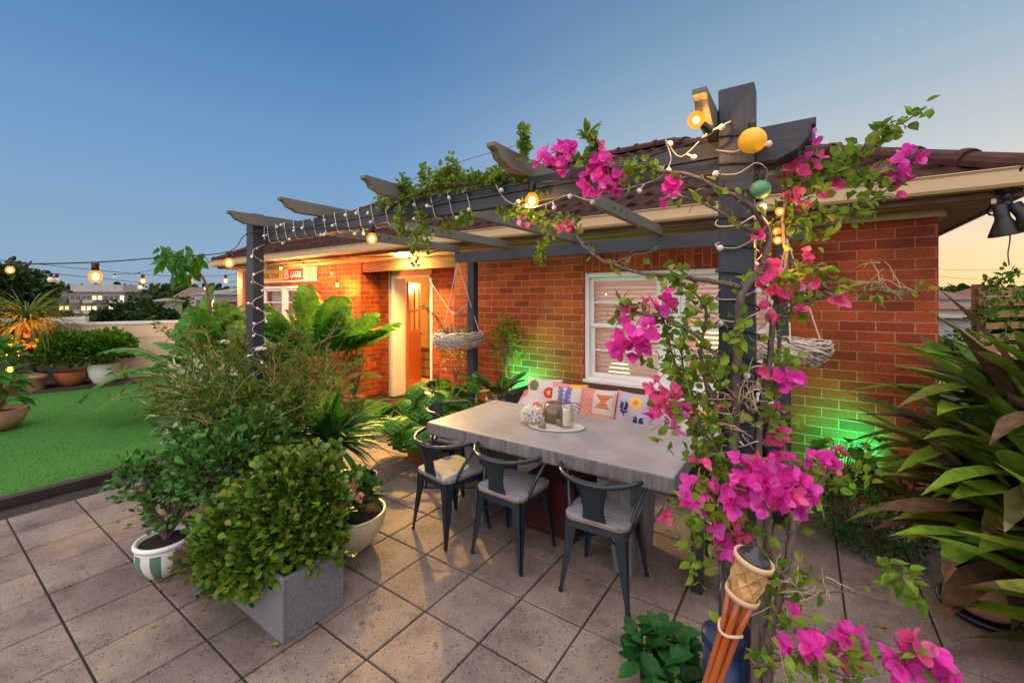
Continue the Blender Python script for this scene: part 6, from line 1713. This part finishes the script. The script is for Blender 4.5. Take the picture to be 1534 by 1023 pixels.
# trees
def tree(label, px, pytop, d, wpx, n, lm, seed, leafL=None, zb=-8, name='tree', hfac=1.0, group=None):
    rr = random.Random(seed); c = at_d(px, Y0, d); zt = H + (Y0 - pytop) / F * d; W = wpx / F * d
    t = thing(name, label, 'tree', (c.x, c.y, zb), group); ch = min(zt - zb - .5, W * .9 * hfac); cz = zt - ch / 2
    q = MB(); q.tube([(c.x, c.y, zb), (c.x + .1, c.y, cz - ch * .2), (c.x, c.y, cz + ch * .2)], [W * .035, W * .028, W * .012], 7)
    for _ in range(7):
        u = rv(rr); q.tube([(c.x, c.y, cz - ch * .25), V((c.x, c.y, cz)) + V((u.x * W * .35, u.y * W * .35, abs(u.z) * ch * .3))], [W * .014, W * .006], 5)
    q.build('trunk', BARK, t); lf = MB(); L = leafL or W * .06
    for k in range(8):
        u = rv(rr); cc = V((c.x, c.y, cz)) + V((u.x * W * .30, u.y * W * .30, u.z * ch * .28))
        bush(lf, cc, W * .24, W * .24, ch * .26, n // 8, L, L * .75, 'rd', .3, .45, .7, rr, zmin=-1, lump=.3)
    lf.build('crown', lm, t)
for i, a in enumerate([('dark leafy tree left of the apartment block behind the parapet', 20, 395, 24, 95, 2400, L_FAR, .32), ('bushy tree at the far left edge above the pots', -20, 400, 18, 120, 1800, L_FAR, .26), ('round dark tree in front of the apartment block', 100, 466, 34, 50, 1200, L_FAR, .3),
                       ('wide dark tree beyond the parapet right of the apartments', 205, 449, 30, 90, 2200, L_FAR, .3), ('second dark tree touching the parapet beside the banana leaves', 248, 455, 28, 70, 1600, L_FAR, .3), ('low dark tree just behind the white coping', 165, 466, 26, 60, 1300, L_FAR, .28),
                       ('light green tree above the long low house', 262, 440, 85, 40, 900, L_FARL, .7), ('olive tree on the skyline left of the thin tree', 225, 433, 120, 50, 900, L_FAR, .9), ('small skyline tree right of the thin tree trunk', 318, 436, 120, 24, 500, L_FAR, .8),
                       ('round skyline tree near the slim tower', 338, 434, 140, 20, 500, L_FAR, .9), ('green tree below the right corner eave', 1425, 486, 16, 90, 1500, L_FARL, .2), ('dark tree beyond the slat fence', 1500, 440, 22, 90, 1700, L_FAR, .25), ('dark tree at the right edge behind the fence', 1570, 432, 20, 100, 1500, L_FAR, .25)]):
    tree(a[0], a[1], a[2], a[3], a[4], a[5], a[6], 200 + i, a[7])
# far-off wooded skyline, one mass
rr = random.Random(300); lf = MB()
for k in range(260):
    az_px = rr.uniform(-200, 420) if k % 3 else rr.uniform(1380, 1720)
    d = rr.uniform(150, 420); c = at_d(az_px, Y0, d); top = H + (Y0 - rr.uniform(429, 441)) / F * d
    r = rr.uniform(5, 11); 
    bush(lf, (c.x, c.y, top - r * .8), r, r, r * .8, 70, r * .35, r * .3, 'rd', .3, .6, .7, rr, zmin=-.6)
    c2 = V((c.x, c.y, 0))
tag(lf.build('treeline', L_FAR), kind='stuff')
hb = MB()
for (p0, p1) in ((-500, 700), (1100, 2100)):
    n = 40; vs = []; 
    for i in range(n + 1):
        px = p0 + (p1 - p0) * i / n; 
        for d, z in ((300, -8), (520, 6 + 3 * math.sin(i * .9) + 2 * math.sin(i * 2.3)), (700, 7 + 3 * math.sin(i * .9)), (1500, -8)):
            c = at_d(px, Y0, d); vs.append(V((c.x, c.y, z)))
    hb.add(vs, [(4 * i + j, 4 * i + 4 + j, 4 * i + 5 + j, 4 * i + 1 + j) for i in range(n) for j in range(3)])
tag(hb.build('hills', mat('wooded hills', (.03, .05, .022), (.055, .07, .035), rough=.95, scale=.05)), kind='structure')
# overhead wires on the right
tw = thing('power_lines', 'thin power lines crossing the sunset sky at right', 'power lines', at_d(1450, 410, 30)); q = MB()
q.tube(smoothpath([at_d(1370, 400, 30), at_d(1450, 405, 34), at_d(1560, 402, 40)], 4), .012, 4); q.tube(smoothpath([at_d(1370, 410, 30), at_d(1440, 417, 34), at_d(1560, 424, 40)], 4), .012, 4); q.build('wires', CABLE, tw)
# ------------------------------------------------------------------ camera, light, sky
cam = bpy.data.cameras.new('camera'); co = bpy.data.objects.new('camera', cam); COL.objects.link(co)
co.location = (0, 0, H); co.rotation_euler = (PI / 2, 0, ANG)
cam.sensor_width = 36; cam.lens = F / 1534 * 36; cam.shift_y = -(511.5 - Y0) / 1534; cam.clip_end = 6000; cam.clip_start = .05
SC.camera = co
SUN_AZ = rad(24)   # clockwise from +Y
SUN_EL = rad(1.5)
SKYFILL = (1.7, 1.6, 1.62)  # fill light added to the dome overhead, above the view
BACKFILL = (2.0, 1.80, 1.75)  # bright dome patch added behind the camera to light the house front
w = bpy.data.worlds.new('World'); SC.world = w; w.use_nodes = True
nt = w.node_tree; bg = nt.nodes['Background']
sky = nt.nodes.new('ShaderNodeTexSky'); sky.sky_type = 'NISHITA'; sky.sun_disc = False
sky.sun_elevation = SUN_EL; sky.sun_rotation = SUN_AZ; sky.air_density = 1.0; sky.dust_density = .7; sky.ozone_density = 2.5

# dusk dome: the physical sky blended with a hand-set evening gradient (blue away from the sunset, amber towards it), plus fill light added overhead and behind the camera
tcw = N(nt, 'ShaderNodeTexCoord'); spw = N(nt, 'ShaderNodeSeparateXYZ'); nt.links.new(tcw.outputs['Generated'], spw.inputs[0])
def grad(stops):
    r = ramp(nt, stops); nt.links.new(spw.outputs[2], r.inputs[0]); return r.outputs[0]
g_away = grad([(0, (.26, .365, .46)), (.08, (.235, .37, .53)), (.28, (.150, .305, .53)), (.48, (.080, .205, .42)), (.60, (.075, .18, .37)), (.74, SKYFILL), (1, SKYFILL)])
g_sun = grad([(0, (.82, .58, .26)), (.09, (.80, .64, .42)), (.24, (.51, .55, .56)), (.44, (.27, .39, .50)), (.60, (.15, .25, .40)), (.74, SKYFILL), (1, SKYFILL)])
dt = N(nt, 'ShaderNodeVectorMath', operation='DOT_PRODUCT'); nt.links.new(tcw.outputs['Generated'], dt.inputs[0])
dt.inputs[1].default_value = (math.sin(SUN_AZ), math.cos(SUN_AZ), 0)
mr = N(nt, 'ShaderNodeMapRange', interpolation_type='SMOOTHSTEP'); nt.links.new(dt.outputs['Value'], mr.inputs[0])
mr.inputs[1].default_value = .15; mr.inputs[2].default_value = 1.0
dome = mixc(nt, mr.outputs[0], g_away, g_sun)
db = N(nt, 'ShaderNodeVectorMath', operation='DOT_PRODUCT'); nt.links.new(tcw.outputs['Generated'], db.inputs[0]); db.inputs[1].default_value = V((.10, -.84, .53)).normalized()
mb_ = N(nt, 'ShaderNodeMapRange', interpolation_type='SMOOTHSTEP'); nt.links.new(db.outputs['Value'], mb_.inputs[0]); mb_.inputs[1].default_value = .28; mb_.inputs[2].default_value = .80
dome = mixc(nt, mb_.outputs[0], dome, BACKFILL)
sc_ = N(nt, 'ShaderNodeVectorMath', operation='SCALE'); nt.links.new(sky.outputs[0], sc_.inputs[0]); sc_.inputs['Scale'].default_value = .15
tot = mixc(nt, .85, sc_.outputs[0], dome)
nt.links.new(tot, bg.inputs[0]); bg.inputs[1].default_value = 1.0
sl = bpy.data.lights.new('sun', 'SUN'); sl.energy = .3; sl.angle = rad(12); sl.color = (1, .75, .5)
so = bpy.data.objects.new('sun', sl); COL.objects.link(so)
so.rotation_euler = (V((-math.sin(SUN_AZ), -math.cos(SUN_AZ), -math.tan(SUN_EL)))).to_track_quat('-Z', 'Y').to_euler()
SC.view_settings.view_transform = 'Standard'; SC.view_settings.look = 'None'; SC.view_settings.exposure = 0.35; SC.view_settings.gamma = 1
SC.cycles.use_denoising = True; SC.cycles.max_bounces = 6; SC.cycles.transparent_max_bounces = 8
SC.cycles.caustics_reflective = False; SC.cycles.caustics_refractive = False; SC.cycles.sample_clamp_indirect = 6
